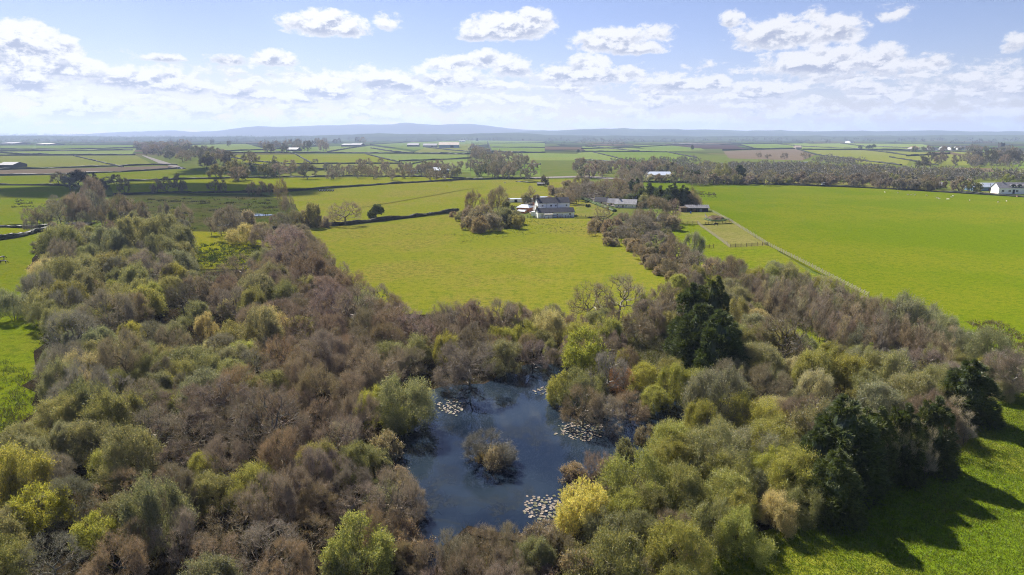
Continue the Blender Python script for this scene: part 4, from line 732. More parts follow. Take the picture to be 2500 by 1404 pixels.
def plant():
    cell = {}
    for t in TREES:
        k = min(range(len(ZONES)), key=lambda i: ((ZONES[i][0] - t[6]) * 1.0) ** 2 + ((ZONES[i][1] - t[7]) * (1.0 if t[7] > 480 else 2.0)) ** 2)
        cell.setdefault((k, t[5], WORD[t[4]]), []).append(t)
    U = ['', 'first', 'second', 'third', 'fourth', 'fifth', 'sixth', 'seventh', 'eighth', 'ninth', 'tenth', 'eleventh', 'twelfth', 'thirteenth', 'fourteenth', 'fifteenth', 'sixteenth', 'seventeenth', 'eighteenth', 'nineteenth']
    ORD = U[1:] + [x for t, tt in (('twentieth', 'twenty'), ('thirtieth', 'thirty'), ('fortieth', 'forty'), ('fiftieth', 'fifty')) for x in [t] + [tt + '-' + u for u in U[1:10]]]
    for (k, tone, word), L in cell.items():
        L.sort(key=lambda t: t[6]); free = [t for t in L if not t[8]]; n = len(free)
        for i, t in enumerate(free):
            s = f"{tone} {word} {ZONES[k][2]}"
            if n == 2: s += ', left one' if i == 0 else ', right one'
            elif n > 2: s += f", {ORD[i]} from left"
            t[8] = s
    rng = random.Random(3)
    for t in TREES:
        x, y, r, h, kind, tone, px, py, label = t[:9]; nm = t[9] if len(t) > 9 else ('bare_tree' if kind == 'open' and not (label or '').endswith(('meadow', 'bank', 'field')) else 'bare_tree' if kind == 'bare' and tone in (GB, GR, 'dark grey', O, DO, PBF) else NAME[kind]); L = PROTO[kind]; vi = rng.randrange(len(L)); tm, cm, Rr, H, _ = L[vi]
        c = TONES[tone]; f = rng.uniform(0.86, 1.16); hue = rng.uniform(0.93, 1.07); c = (c[0] * f * hue, c[1] * f, c[2] * f * rng.uniform(.85, 1.2))
        s = r / Rr; sz = h / H; rz = rng.uniform(0, 6.28); dist = math.hypot(x, y)
        cat = 'bush' if kind == 'bush' else 'tree'
        if dist > 620 and kind in ('far', 'fargreen', 'farconifer'):
            key = (kind, vi)
            if key not in _onemesh:
                V, Fc, nt = one_mesh(kind, vi); mats = [M['bark'], M['twig'] if kind != 'farconifer' else M['needle']]
                _onemesh[key] = tri_mesh(NAME[kind], V, Fc, mats, np.r_[np.zeros(nt, int), np.ones(len(Fc) - nt, int)])
            o = mesh_obj(nm, _onemesh[key]); o.location = (x, y, 0); o.rotation_euler = (0, 0, rz); o.scale = (s, s, sz); o.color = (*c, 1); tag(o, label, cat, GRP[kind]); continue
        root = empty(nm, (x, y, 0.05), rz, label, cat, GRP[kind]); big = kind in ('bare', 'willow', 'fresh', 'bush'); root.scale = (s * rng.uniform(*((.84, 1.2) if big else (.95, 1.05))), s * rng.uniform(*((.84, 1.2) if big else (.95, 1.05))), sz * (rng.uniform(.88, 1.18) if big else 1))
        if big: root.rotation_euler = (rng.uniform(-.10, .10), rng.uniform(-.10, .10), rz)
        a = mesh_obj('trunk', tm, root); a.color = (0.075 + 0.42 * c[0], 0.070 + 0.38 * c[1], 0.052 + 0.32 * c[2], 1) if kind not in ('conifer', 'cedar', 'slim') else (0.10, 0.085, 0.07, 1)
        b = mesh_obj('crown', cm, root); b.color = (*c, 1)
plant()

# far woods and hedgerow trees that read as one mass
def far_woods(name, polys, n, seed, tones, rr=(4, 8), kinds=('mass',)):
    rng = random.Random(seed); Vs, Fs, n0 = [], [], 0; areas = []
    parts = []
    for k in kinds:
        for vi in range(len(PROTO[k])):
            V, Fc, nt = one_mesh(k, vi); sel = Fc[nt:][::2]; parts.append((V, sel, PROTO[k][vi][2], PROTO[k][vi][3]))
    for (poly, m) in polys:
        G = [at(px, py, 2) for px, py in poly]; g2 = [(q.x, q.y) for q in G]; xs = [q[0] for q in g2]; ys = [q[1] for q in g2]; c = 0
        for _ in range(m * 30):
            x, y = rng.uniform(min(xs), max(xs)), rng.uniform(min(ys), max(ys))
            if not inside(x, y, g2): continue
            V, Fc, Rr, H = rng.choice(parts); r = rng.uniform(*rr) * max(1.0, math.hypot(x, y) / 3500); s = r / Rr; a = rng.uniform(0, 6.28); ca, sa = math.cos(a), math.sin(a)
            vid = np.unique(Fc); remap = np.zeros(len(V), np.int32); remap[vid] = np.arange(len(vid)); q = V[vid]
            Vs.append(np.stack([x + (q[:, 0] * ca - q[:, 1] * sa) * s * 1.15, y + (q[:, 0] * sa + q[:, 1] * ca) * s * 1.15, q[:, 2] * s * 0.9], 1)); Fs.append(remap[Fc] + n0); n0 += len(vid); c += 1
            if c >= m: break
    o = mesh_obj(name, tri_mesh(name, np.concatenate(Vs), np.concatenate(Fs), [M['twig']])); o.color = (*tones, 1); tag(o, kind='stuff'); return o
RW = [(1640,410),(1800,406),(1960,408),(2080,412),(2290,420),(2480,428),(2500,440),(2200,443),(1900,438),(1700,430)]
far_woods('woodland', [(RW, 330), ([(2000,384),(2110,396),(2080,402),(1960,396)], 30), ([(2350,392),(2520,386),(2520,404),(2380,412)], 60)], 0, 31, (0.150, 0.140, 0.140), (4, 8))
far_woods('woodland', [(RW, 230), ([(1410,398),(1700,388),(1720,402),(1420,406)], 60)], 0, 34, (0.115, 0.115, 0.105), (4, 7))
far_woods('woodland', [(RW, 110)], 0, 35, (0.20, 0.185, 0.10), (4, 8))
far_woods('woodland', [([(-100,337),(700,337),(1300,336),(1300,345),(900,343),(600,350),(330,352),(-100,352)], 700), ([(1330,335),(2000,335),(2600,337),(2600,352),(2060,349),(1700,350),(1500,352),(1400,362),(1330,350)], 900), ([(1410,336),(1540,336),(1560,352),(1420,360)], 160)], 0, 32, (0.10, 0.105, 0.085), (6, 10))
far_woods('woodland', [([(-200,332.5),(2700,332.5),(2700,336),(-200,336.5)], 800)], 0, 33, (0.08, 0.09, 0.08), (6, 10))

# ------------------------------------------------------------------ hedges
def hedge(px, h, w, colr, label, spikes=12, seed=0, group='field hedges', name='hedge', spike=(0.35, 0.10), z0=0.0):
    rng = np.random.default_rng(seed + len(label)); P = [np.array(at(*p)[:2]) for p in px]; pts = []
    near = min(np.linalg.norm(p) for p in P); step = max(1.2, near / 220); h *= max(1.0, min(2.2, near / 850)); w *= max(1.0, min(1.8, near / 900))
    for a, b in zip(P[:-1], P[1:]):
        k = max(1, int(np.linalg.norm(b - a) / step)); pts += [a + (b - a) * i / k for i in range(k)]
    pts.append(P[-1]); pts = np.array(pts); n = len(pts); T = np.gradient(pts, axis=0); T = T / np.linalg.norm(T, axis=1, keepdims=True); Nn = np.stack([-T[:, 1], T[:, 0]], 1)
    hh = h * (1 + 0.16 * np.convolve(rng.normal(size=n + 4), np.ones(5) / 5 ** 0.5, 'valid')); V = []
    for (u, t) in ((-0.5, 0.0), (-0.55, 0.55), (-0.32, 0.95), (0.0, 1.0), (0.32, 0.95), (0.55, 0.55), (0.5, 0.0)):
        j = 1 + 0.16 * rng.normal(size=n); q = pts + Nn * (u * w * j)[:, None]; V.append(np.c_[q, z0 + hh * t * (1 + 0.06 * rng.normal(size=n))])
    V = np.stack(V, 1).reshape(-1, 3); F = []
    for i in range(n - 1):
        for j in range(6): a = i * 7 + j; F += [(a, a + 7, a + 8), (a, a + 8, a + 1)]
    L = float(np.sum(np.linalg.norm(np.diff(pts, axis=0), axis=1))); ns = int(L * spikes)
    if ns:
        i = rng.integers(0, n, ns); u = rng.uniform(-.5, .5, ns); t = np.where(rng.random(ns) < .55, 0.95, rng.uniform(.15, .95, ns)); u = np.where(t > .9, u, np.sign(u) * .5)
        b = np.c_[pts[i] + Nn[i] * (u * w)[:, None] + T[i] * rng.uniform(-1, 1, (ns, 1)) * step * .6, z0 + hh[i] * t]
        D = unit(np.c_[Nn[i] * (u * 1.2)[:, None], np.full(ns, .55)] + rng.normal(size=(ns, 3)) * .5); S = blades(rng, b, D, spike[0] * rng.uniform(.5, 1.6, ns) * (0.5 + h / 3), spike[1])
        F = np.concatenate([np.array(F), faces(S) + len(V)]); V = np.concatenate([V, S])
    o = mesh_obj(name, tri_mesh(name, V, np.array(F), [M['hedge']])); o.color = (*colr, 1); return tag(o, label, 'hedge', group)
HB, HD, HG = (0.058, 0.048, 0.030), (0.034, 0.036, 0.018), (0.085, 0.135, 0.030)
for a in [
 ([(650,562),(720,556),(800,552),(850,549),(920,541),(1000,532),(1090,521),(1118,516)], 1.8, 2.2, HB, 'brown hedge below the middle field, from the spreading oak to the caravan', 22),
 ([(-60,450),(0,452),(100,453),(172,454)], 1.6, 2.0, HD, 'dark hedge above the bright left field', 5), ([(-40,555),(60,558),(140,552)], 1.4, 2.0, HD, 'low dark hedge at the foot of the bright left field', 8),
 ([(-30,592),(40,582),(90,570),(140,556)], 2.4, 2.6, HD, 'thick dark hedge curving up to the left copse', 12), ([(276,477),(400,473),(560,471),(690,469),(780,462),(950,450),(1130,440)], 1.7, 2.4, HD, 'long dark hedge between the two sunlit middle fields', 8),
 ([(1130,440),(1240,437),(1330,438)], 1.6, 2.2, HD, 'dark hedge above the field behind the farmhouse', 5), ([(222,446),(450,439),(560,436),(700,433),(860,431),(1000,432),(1070,434),(1180,438)], 1.6, 2.2, HD, 'dark hedge running left from the blue-roofed barn', 5),
 ([(-50,430),(122,427),(300,421),(446,411)], 1.6, 2.2, HD, 'dark hedge below the brown strip field', 4), ([(-50,417),(0,415),(200,409),(374,403),(432,404)], 1.6, 2.2, HD, 'dark hedge above the brown strip field', 4),
 ([(-50,380),(100,380),(330,379)], 1.6, 2.2, HD, 'dark hedge above the olive far left field', 2), ([(-50,365),(160,365),(332,361)], 1.6, 2.4, HD, 'far left hedge across the pale green fields', 1), ([(0,374),(60,377),(120,379)], 1.6, 2.2, HD, 'short slanting hedge in the far left', 1),
 ([(460,374),(600,374),(800,374),(1000,375),(1140,377),(1330,373)], 1.6, 2.2, HD, 'long straight far hedge across the middle fields', 2), ([(520,378),(620,394),(700,401)], 1.5, 2.0, HD, 'slanting hedge right of the long wood', 2), ([(700,401),(830,400),(985,400)], 1.5, 2.0, HD, 'hedge above the small trees in the middle', 2),
 ([(892,376),(930,386),(975,396)], 1.5, 2.0, HD, 'diagonal hedge between two pale far fields', 2), ([(975,394),(1060,391),(1150,387)], 1.5, 2.0, HD, 'curved hedge above the blue-roofed barn', 2), ([(450,371),(560,369),(650,366),(790,356)], 1.5, 2.0, HD, 'hedge climbing towards the far left farm', 1),
 ([(450,354),(600,351),(720,351)], 1.5, 2.4, HD, 'far dark hedge left of the distant farm', 1), ([(905,353),(1010,347),(1190,341)], 1.5, 2.4, HD, 'far hedge behind the dark roofed farm', 1), ([(905,362),(960,371),(1010,374)], 1.5, 2.0, HD, 'short hedge right of the dark roofed farm', 1),
 ([(1150,350),(1240,350),(1330,349)], 1.5, 2.2, HD, 'far hedge right of the big sheds', 1), ([(1190,370),(1260,372),(1330,373)], 1.5, 2.0, HD, 'far hedge above the wood behind the farmhouse', 1), ([(1448,372),(1500,384),(1555,400)], 1.6, 2.2, HD, 'diagonal hedge left of the green far field', 2),
 ([(1404,391),(1470,393),(1560,401)], 1.6, 2.2, HD, 'hedge beside the dark ploughed strip', 2), ([(1420,370),(1540,371),(1630,372),(1700,386)], 1.6, 2.2, HD, 'curved hedge over the green far field', 2), ([(1430,358),(1500,364),(1560,370)], 1.6, 2.2, HD, 'short far hedge above the green field', 1),
 ([(1545,446),(1640,446),(1740,448),(1850,451)], 1.7, 2.4, HD, 'dark clipped hedge at the top of the large field, conifer end', 8), ([(1850,451),(1980,455),(2110,460),(2250,467),(2380,475),(2560,487)], 1.7, 2.4, HD, 'dark clipped hedge at the top of the large field, house end', 8),
 ([(1765,368),(1850,365),(1945,363)], 1.6, 2.2, HD, 'hedge above the pinkish ploughed field', 1), ([(1945,364),(1990,378),(2100,392),(2200,404)], 1.6, 2.2, HD, 'hedge beside the grey wood and olive field', 2), ([(2112,367),(2160,372),(2215,380)], 1.5, 2.2, HD, 'dark hedge left of the kite-shaped field', 2),
 ([(2215,382),(2250,379),(2318,376)], 1.5, 2.2, HD, 'dark hedge above the kite-shaped field', 2), ([(2172,384),(2220,392),(2290,404)], 1.5, 2.2, HD, 'dark hedge below the kite-shaped field', 2), ([(2318,370),(2420,375),(2540,379)], 1.5, 2.2, HD, 'dark hedge under the village', 2),
 ([(1960,366),(2060,366),(2200,366),(2330,369)], 1.5, 2.2, HD, 'long far hedge left of the village', 1), ([(1640,351),(1760,353),(1960,350)], 1.5, 2.4, HD, 'far hedge above the dark ploughed field', 1), ([(2270,441),(2380,439)], 1.4, 2.0, HD, 'short dark hedge behind the long blue building', 3),
 ([(1260,444),(1290,447),(1320,446)], 1.2, 1.6, HD, 'short low hedge left of the dark field shed', 6)]:
    hedge(*a)
for px, lab in [([(0,370),(120,369),(325,367)], 'thin far hedge in the pale left fields'), ([(180,381),(240,395),(300,409)], 'slanting hedge across the far olive field'), ([(640,365),(720,376),(760,399)], 'hedge climbing below the left farm'), ([(800,372),(850,363),(905,355)], 'hedge right of the left farm'),
    ([(1040,360),(1100,367),(1150,371)], 'hedge below the biggest far barn'), ([(1155,350),(1160,372)], 'short hedge right of the biggest far barn'), ([(1190,345),(1200,372)], 'hedge left of the green field behind the sheds'), ([(1200,360),(1330,361)], 'thin hedge halfway up the green far field'), ([(1420,364),(1500,362),(1690,353)], 'far hedge curving to the dark plough'),
    ([(1800,352),(1850,365),(1940,364)], 'hedge at the dark plough end'), ([(1900,352),(1960,358),(2050,362),(2100,364)], 'far hedge bending through the right fields'), ([(2050,350),(2110,358),(2300,364)], 'far hedge left of the village houses'), ([(2330,364),(2420,363),(2520,372)], 'hedge beside the village church'), ([(620,402),(700,410),(790,414)], 'hedge at the tail of the long wood'),
    ([(985,410),(1010,400),(1040,394)], 'small hedge left of the curved hedge'), ([(1150,398),(1250,400),(1320,402)], 'hedge under the wood below the sheds')]:
    hedge(px, 1.5, 2.2, HD, lab, 2)
hedge([(1416,484),(1440,494),(1470,507),(1500,517)], 1.7, 2.4, HG, 'thick green clipped hedge along the cottage lane', 40, group='garden hedges')
hedge([(1436,534),(1450,533),(1478,531)], 1.0, 1.0, HB, 'ragged brown garden hedge beside the lawn', 30, group='garden hedges')
hedge([(1722,537),(1736,542),(1760,542),(1778,537)], 1.0, 1.6, HG, 'low green growth round the muck heap', 40, group='garden hedges')
# ------------------------------------------------------------------ buildings
m_white = plain('white_render', (0.84, 0.84, 0.82), .85, var=.08); m_cream = plain('cream_render', (0.62, 0.57, 0.47), .85, var=.1); m_slate = plain('slate', (0.060, 0.058, 0.068), .6, .3, .3, .9)
m_greyroof = plain('grey_tiles', (0.22, 0.21, 0.22), .75, .2, .25, .8); m_tiles = plain('pale_tiles', (0.36, 0.345, 0.35), .75, .2, .25, .8); m_pale = plain('pale_sheet_roof', (0.36, 0.40, 0.47), .5, .4, .12, .3); m_brick = plain('orange_brick', (0.36, 0.14, 0.06), .9, .1, .25, 2)
m_dark = plain('black_boards', (0.022, 0.023, 0.028), .8, .2, .3); m_blue = plain('blue_sheeting', (0.12, 0.20, 0.30), .6, .3, .15); m_glass = plain('window_glass', (0.02, 0.024, 0.03), .1, .5, .1); m_wood = plain('timber', (0.13, 0.095, 0.06), .85, .2, .3)
m_stone = plain('stone', (0.24, 0.20, 0.16), .9, .1, .35, 1.2); m_grey = plain('grey_cladding', (0.16, 0.17, 0.19), .7, .2, .2); m_rust = plain('brown_sheet', (0.30, 0.24, 0.19), .7, .2, .15); m_palewood = plain('weathered_rail', (0.30, 0.265, 0.195), .85, .2, .25)
m_black = plain('black_plastic', (0.012, 0.012, 0.014), .4, .5, .2); m_wool = plain('wool', (0.62, 0.57, 0.48), .95, .05, .15, 6); m_hide = plain('dark_hide', (0.014, 0.011, 0.010), .6, .3, .3, 5); m_paper = plain('white_plastic', (0.72, 0.74, 0.76), .5, .4, .06); m_blueplastic = plain('blue_plastic', (0.04, 0.12, 0.35), .5, .4, .1)
m_terra = plain('terracotta', (0.34, 0.15, 0.08), .85, .1, .2); m_pinkwall = plain('pink_wall', (0.50, 0.30, 0.24), .9, .1, .2)
def ridge_mesh(L, Wd, e, r, ov=0.35, th=0.16, hip=0.0):
    """Pitched roof: two slabs with thickness, or hipped when hip > 0."""
    a, b = L / 2 + ov, Wd / 2 + ov; sl = (r - e) / (Wd / 2); lo = e - ov * sl; x = a - hip
    mb = MB(); top = [(-a, -b, lo + th), (a, -b, lo + th), (a, b, lo + th), (-a, b, lo + th), (-x, 0, r + th), (x, 0, r + th)]; bot = [(p[0], p[1], p[2] - th) for p in top]
    mb.poly(top + bot, [(0,1,5,4), (2,3,4,5), (1,2,5), (3,0,4), (7,6,10,11), (9,8,11,10), (8,7,11), (6,9,10), (1,0,6,7), (2,1,7,8), (3,2,8,9), (0,3,9,6)] if hip else
            [(0,1,5,4), (2,3,4,5), (7,6,10,11), (9,8,11,10), (1,0,6,7), (3,2,8,9), (2,5,11,8), (5,1,7,11), (0,4,10,6), (4,3,9,10)])
    return mb
def wall_mesh(L, Wd, e, r, hip=False):
    a, b = L / 2, Wd / 2; mb = MB(); base = [(-a,-b,-.3),(a,-b,-.3),(a,b,-.3),(-a,b,-.3),(-a,-b,e),(a,-b,e),(a,b,e),(-a,b,e)]
    if hip: return mb.poly(base, [(0,1,5,4),(1,2,6,5),(2,3,7,6),(3,0,4,7),(4,5,6,7)])
    return mb.poly(base + [(-a,0,r),(a,0,r)], [(0,1,5,4),(2,3,7,6),(1,2,6,9,5),(3,0,4,8,7)])
def window(root, face, L, Wd, x, z, w, h, frame=None, name='window'):
    """Frame, glass and glazing bar, set into the face (front, back, left, right)."""
    fm = MB(); t = 0.12
    fm.box((0, 0, h/2 - t/2), (w, .1, t)).box((0, 0, -h/2 + t/2), (w + .2, .16, t)).box((-w/2 + t/2, 0, 0), (t, .1, h - 2*t)).box((w/2 - t/2, 0, 0), (t, .1, h - 2*t))
    if w > 0.9: fm.box((0, 0, 0), (.07, .08, h - 2*t))
    f = fm.obj(name, frame or m_white, root); p = MB().box((0, .02, 0), (w - 2*t + .02, .04, h - 2*t + .02)).obj('pane', m_glass, f)
    f.location, f.rotation_euler = {'front': ((x, -Wd/2 - .04, z), (0,0,0)), 'back': ((x, Wd/2 + .04, z), (0,0,math.pi)), 'left': ((-L/2 - .04, x, z), (0,0,-math.pi/2)), 'right': ((L/2 + .04, x, z), (0,0,math.pi/2))}[face]
    return f
def house(name, label, cat, px, py, Lp, ep, rp, Wp, rot, wallm, roofm, wins=(), doors=(), chim=(), hip=0.0, ov=0.35, group=None, z0=0.0):
    """px, py = middle of the front wall's foot in the photograph; sizes in photograph pixels at that distance."""
    k = mpp(px, py); L, e, r, Wd = Lp * k, ep * k, rp * k, Wp * k; a = R(rot); c = at(px, py) + Vector((-math.sin(a), math.cos(a), 0)) * Wd / 2
    root = empty(name, (c.x, c.y, z0), a, label, cat, group)
    wall_mesh(L, Wd, e, r, hip > 0).obj('wall', wallm, root); rf = ridge_mesh(L, Wd, e, r, ov, 0.16, hip * L).obj('roof', roofm, root)
    for (face, x, z, w, h) in wins: window(root, face, L, Wd, x * (L if face in ('front', 'back') else Wd) / 2, z * e, w * k, h * k)
    for (face, x, w, h, dm) in doors:
        d = MB().box((0, 0, h * k / 2), (w * k, .12, h * k)).obj('door', dm, root)
        d.location, d.rotation_euler = {'front': ((x * L/2, -Wd/2 - .03, 0.3), (0,0,0)), 'left': ((-L/2 - .03, x * Wd/2, 0.3), (0,0,math.pi/2)), 'right': ((L/2 + .03, x * Wd/2, 0.3), (0,0,math.pi/2))}[face]
    for (x, y, w, h) in chim:
        MB().box((x * L/2, y * Wd/2, r + h/2 - .7), (w, w * .8, h + 1.4)).box((x * L/2, y * Wd/2, r + h + .06), (w + .16, w * .8 + .16, .14)).cyl((x * L/2, y * Wd/2, r + h), (x * L/2, y * Wd/2, r + h + .45), .14, .12).obj('chimney', m_stone, rf)
    root['_L'], root['_W'], root['_e'], root['_r'], root['_k'] = L, Wd, e, r, k
    return root
fw = [('front', x, .78, 5, 5) for x in (-.72, -.18, .12, .80)] + [('left', -.3, .75, 4, 5), ('left', .3, .75, 4, 5)]
fh = house('farmhouse', 'white two-storey farmhouse with dark slate roof', 'house', 1352, 527, 80, 32, 43, 32, 13, m_white, m_slate, fw, (), [(-.93, 0, 1.1, 1.5), (.25, 0, .9, 1.0)])
for x in (-.45, .22): MB().cyl((x * fh['_L']/2, -fh['_W']/2 - .1, 0), (x * fh['_L']/2, -fh['_W']/2 - .1, fh['_e']), .07).obj('downpipe', m_dark, fh)
bg_ = house('bungalow', 'long white single-storey wing with dark roof before the farmhouse', 'house', 1358, 532, 92, 14, 23, 26, 13, m_white, m_slate, [('front', .05, .6, 4, 4), ('front', .32, .62, 3, 3), ('front', .76, .62, 6, 4.5), ('left', .2, .55, 4, 4)], [('front', -.78, 4, 9, m_cream)], [(-.97, .15, 1.0, .9)])
k = bg_['_k']; L, Wd = bg_['_L'], bg_['_W']; x0 = -.46 * L/2 * 1.0; pw, pd, ph = 19 * k, 6 * k, 9.5 * k
po = MB().box((x0, -Wd/2 - pd/2 - .02, ph * .32), (pw, pd, ph * .64)).obj('porch', m_white, bg_)
MB().poly([(x0 - pw/2 - .2, -Wd/2 - pd - .3, ph), (x0 + pw/2 + .2, -Wd/2 - pd - .3, ph), (x0 + pw/2 + .2, -Wd/2, ph * 1.32), (x0 - pw/2 - .2, -Wd/2, ph * 1.32), (x0 - pw/2 - .2, -Wd/2 - pd - .3, ph + .12), (x0 + pw/2 + .2, -Wd/2 - pd - .3, ph + .12), (x0 + pw/2 + .2, -Wd/2, ph * 1.32 + .12), (x0 - pw/2 - .2, -Wd/2, ph * 1.32 + .12)], [(3,2,1,0),(4,5,6,7),(0,1,5,4),(1,2,6,5),(2,3,7,6),(3,0,4,7)]).obj('porch_roof', m_cream, po)
for i in range(4): MB().box((x0 + (i - 1.5) * pw / 3.2, -Wd/2 - pd - .02, ph * .81), (.16, .12, ph * .36)).obj('porch_post', m_white, po)
dk = MB().box((x0 + pw/2 + 12 * k, -Wd/2 - 2.4 * k, .35), (23 * k, 4.6 * k, .5)).obj('deck', m_blue, bg_); rl = MB()
for i in range(9): rl.box((x0 + pw/2 + (1 + i * 2.75) * k, -Wd/2 - 4.6 * k, 1.1), (.1, .1, 1.0))
rl.box((x0 + pw/2 + 12 * k, -Wd/2 - 4.6 * k, 1.65), (23 * k, .12, .12)).obj('deck_rail', m_dark, dk)
gar = house('garage', 'orange brick garage with pale hipped roof beside the driveway', 'garage', 1276, 518, 32, 11, 17, 26, -24, m_brick, m_pale, [('front', .5, .6, 4, 3)], [('left', 0, 9, 8, m_white)], (), hip=.28)
house('garage_annex', 'low orange brick lean-to with pale roof before the garage', 'shed', 1272, 521, 18, 5, 8, 10, -24, m_brick, m_pale, (), [('front', -.3, 4, 4, m_wood)])
house('long_shed', 'long low white shed with pale flat roof behind the garage', 'shed', 1278, 495, 74, 8.5, 10, 18, 4, m_white, m_pale, [('front', .1, .6, 8, 4), ('front', .6, .6, 5, 3)], [('front', -.5, 7, 7, m_dark)])
house('white_outbuilding', 'small white flat outbuilding behind the farmhouse gable', 'shed', 1328, 489, 22, 7, 8.5, 14, 6, m_cream, m_pale, [('front', 0, .6, 4, 3)], [('front', .6, 3, 5, m_wood)])
house('field_shed', 'small dark shed alone in the field above the farmhouse', 'shed', 1321, 454, 17, 5, 8, 12, 5, m_dark, m_greyroof, (), [('front', .3, 5, 4, m_wood)])
house('thatched_shed', 'brown roofed stone shed at the top of the lane', 'shed', 1437, 484, 22, 6, 14, 18, -12, m_stone, m_wood, [('front', .2, .5, 3, 2.5)], [('front', -.4, 3, 5, m_wood)])
house('slate_cottage', 'cottage with dark slate roof nearest the lane', 'cottage', 1468, 500, 32, 8, 17, 22, -12, m_cream, m_slate, [('front', -.4, .55, 3, 3), ('front', .4, .55, 3, 3)], [('front', 0, 3, 5.5, m_wood)], [(.8, 0, .8, .8)])
house('pale_roof_cottage', 'small cottage with pale grey roof in the middle of the terrace', 'cottage', 1496, 503, 26, 8, 17, 20, -16, m_cream, m_tiles, [('front', .3, .55, 3, 3)], [('front', -.3, 3, 5.5, m_wood)])
house('long_cottage', 'long cottage with pale grey tiled roof at the thicket', 'cottage', 1526, 508, 52, 10, 20, 26, -18, m_cream, m_tiles, [('front', -.6, .55, 4, 3.5), ('front', .1, .55, 5, 3.5), ('front', .7, .55, 4, 3.5)], [('front', -.2, 3, 6, m_wood)], [(-.6, 0, .8, .7)])
house('rear_cottage', 'cottage roof rising behind the long pale roofed cottage', 'cottage', 1540, 496, 24, 10, 20, 20, -18, m_cream, m_tiles, [('front', 0, .5, 3, 3)], (), [(.6, 0, .8, .8)])
house('gabled_bungalow', 'white gabled house half hidden by garden conifers', 'house', 1603, 492, 20, 10, 18, 18, -62, m_white, m_slate, [('left', 0, .6, 4, 3.5), ('front', .3, .6, 3, 3)], [('front', -.4, 3, 6, m_wood)])
st = house('stable_block', 'black timber stable with grey ribbed roof by the rail fence', 'stable', 1703, 519, 52, 12, 17, 24, 2, m_dark, m_greyroof, (), [('front', -.3, 6, 8, m_wood), ('front', .3, 6, 8, m_grey)], (), ov=.7)
L, Wd, e, r, k = (st[q] for q in ('_L', '_W', '_e', '_r', '_k')); sl = (r - e) / (Wd / 2); rf = [c for c in st.children if c.name.startswith('roof')][0]
for i in range(13):
    x = -L/2 - .6 + (L + 1.2) * i / 12; MB().poly([(x - .12, -Wd/2 - .7, e - .7 * sl + .17), (x + .12, -Wd/2 - .7, e - .7 * sl + .17), (x + .12, 0, r + .30), (x - .12, 0, r + .30), (x - .12, -Wd/2 - .7, e - .7 * sl + .30), (x + .12, -Wd/2 - .7, e - .7 * sl + .30), (x + .12, 0, r + .42), (x - .12, 0, r + .42)], [(4,5,6,7),(0,1,5,4),(1,2,6,5),(2,3,7,6),(3,0,4,7)]).obj('roof_rib', m_greyroof, rf)
for x in (-.5, 0, .5): MB().box((x * L / 2, -Wd/2 - .06, e * .45), (.18, .14, e * .9)).obj('wall_post', m_wood, st)
MB().box((-L/2 - 2.2, -1.5, 1.5), (3.6, 5.0, 3.0)).box((-L/2 - 2.2, -1.5, 3.1), (4.2, 5.6, .2)).obj('hay_bay', m_wood, st)
house('blue_roofed_barn', 'open barn with pale blue roof beyond the upper hedge', 'barn', 1077, 425, 38, 9, 15, 34, 6, m_grey, m_pale, (), [('front', -.5, 9, 7, m_dark), ('front', .35, 12, 6, m_dark)])
house('small_field_barn', 'small blue-grey shed left of the open barn', 'barn', 1010, 424, 20, 5, 8, 14, 4, m_grey, m_blue, (), [('front', 0, 5, 4, m_dark)])
for a in [('farm_barn', 'largest far barn with pale ribbed roof and blue walls', 1096, 361, 50, 7, 13, 60, 4, m_blue, m_rust), ('farm_barn', 'low far barn with bluish roof joining the largest barn', 1050, 359, 34, 4, 8, 40, 4, m_grey, m_greyroof), ('farm_barn', 'far dark barn at the left end of the big sheds', 1008, 358, 28, 4, 8, 40, 4, m_dark, m_greyroof),
          ('farm_barn', 'dark roofed far barn at the left of its farm', 845, 358, 24, 4, 7, 40, -4, m_dark, m_slate), ('farm_barn', 'grey roofed far barn at the right of its farm', 868, 358, 26, 4, 8, 40, -4, m_dark, m_greyroof),
          ('farm_barn', 'far shed with dark roof in the trees of the left farm', 712, 369, 26, 4, 8, 40, 0, m_dark, m_slate), ('field_barn', 'pale roofed barn at the left picture edge by the brown field', 12, 410, 36, 7, 13, 60, 5, m_dark, m_greyroof),
          ('far_shed', 'distant pale shed at the far left horizon', 18, 353, 34, 3, 5, 60, 0, m_grey, m_greyroof), ('far_shed', 'distant brown roofed shed right of the far left pale shed', 104, 355, 32, 3, 5, 60, 0, m_grey, m_rust),
          ('farm_shed', 'pale roofed shed behind the brown hedge at the conifer row', 1612, 434, 56, 6, 13, 60, -2, m_cream, m_pale), ('blue_building', 'long building with pale blue roof left of the dormered house', 2408, 466, 62, 9, 18, 40, -4, m_blue, m_pale),
          ('blue_building', 'low pale building with blue roof behind the field willows', 2280, 458, 50, 7, 12, 34, -4, m_stone, m_greyroof), ('far_house', 'white far house above the curved middle field', 1128, 347, 14, 3, 5, 20, 0, m_white, m_slate)]:
    nm, lab, *q = a; house(nm, lab, 'house' if 'house' in nm else 'barn', *q, [('front', -.4, .55, 3, 2)] if q[2] < 70 and 'building' in nm else (), [('front', .3, q[2] * .16, q[3] * .7, m_dark)])
dh = house('dormered_house', 'white house with grey roof and arched dormers by the large field', 'house', 2478, 474, 76, 15, 27, 34, -6, m_white, m_greyroof, [('front', x, .5, 6, 5) for x in (-.75, -.35, .1)], [('front', -.1, 5, 10, m_dark)], [(-.6, 0, .9, .9)])
L, Wd, e, r, k = (dh[q] for q in ('_L', '_W', '_e', '_r', '_k')); rf = [c for c in dh.children if c.name.startswith('roof')][0]
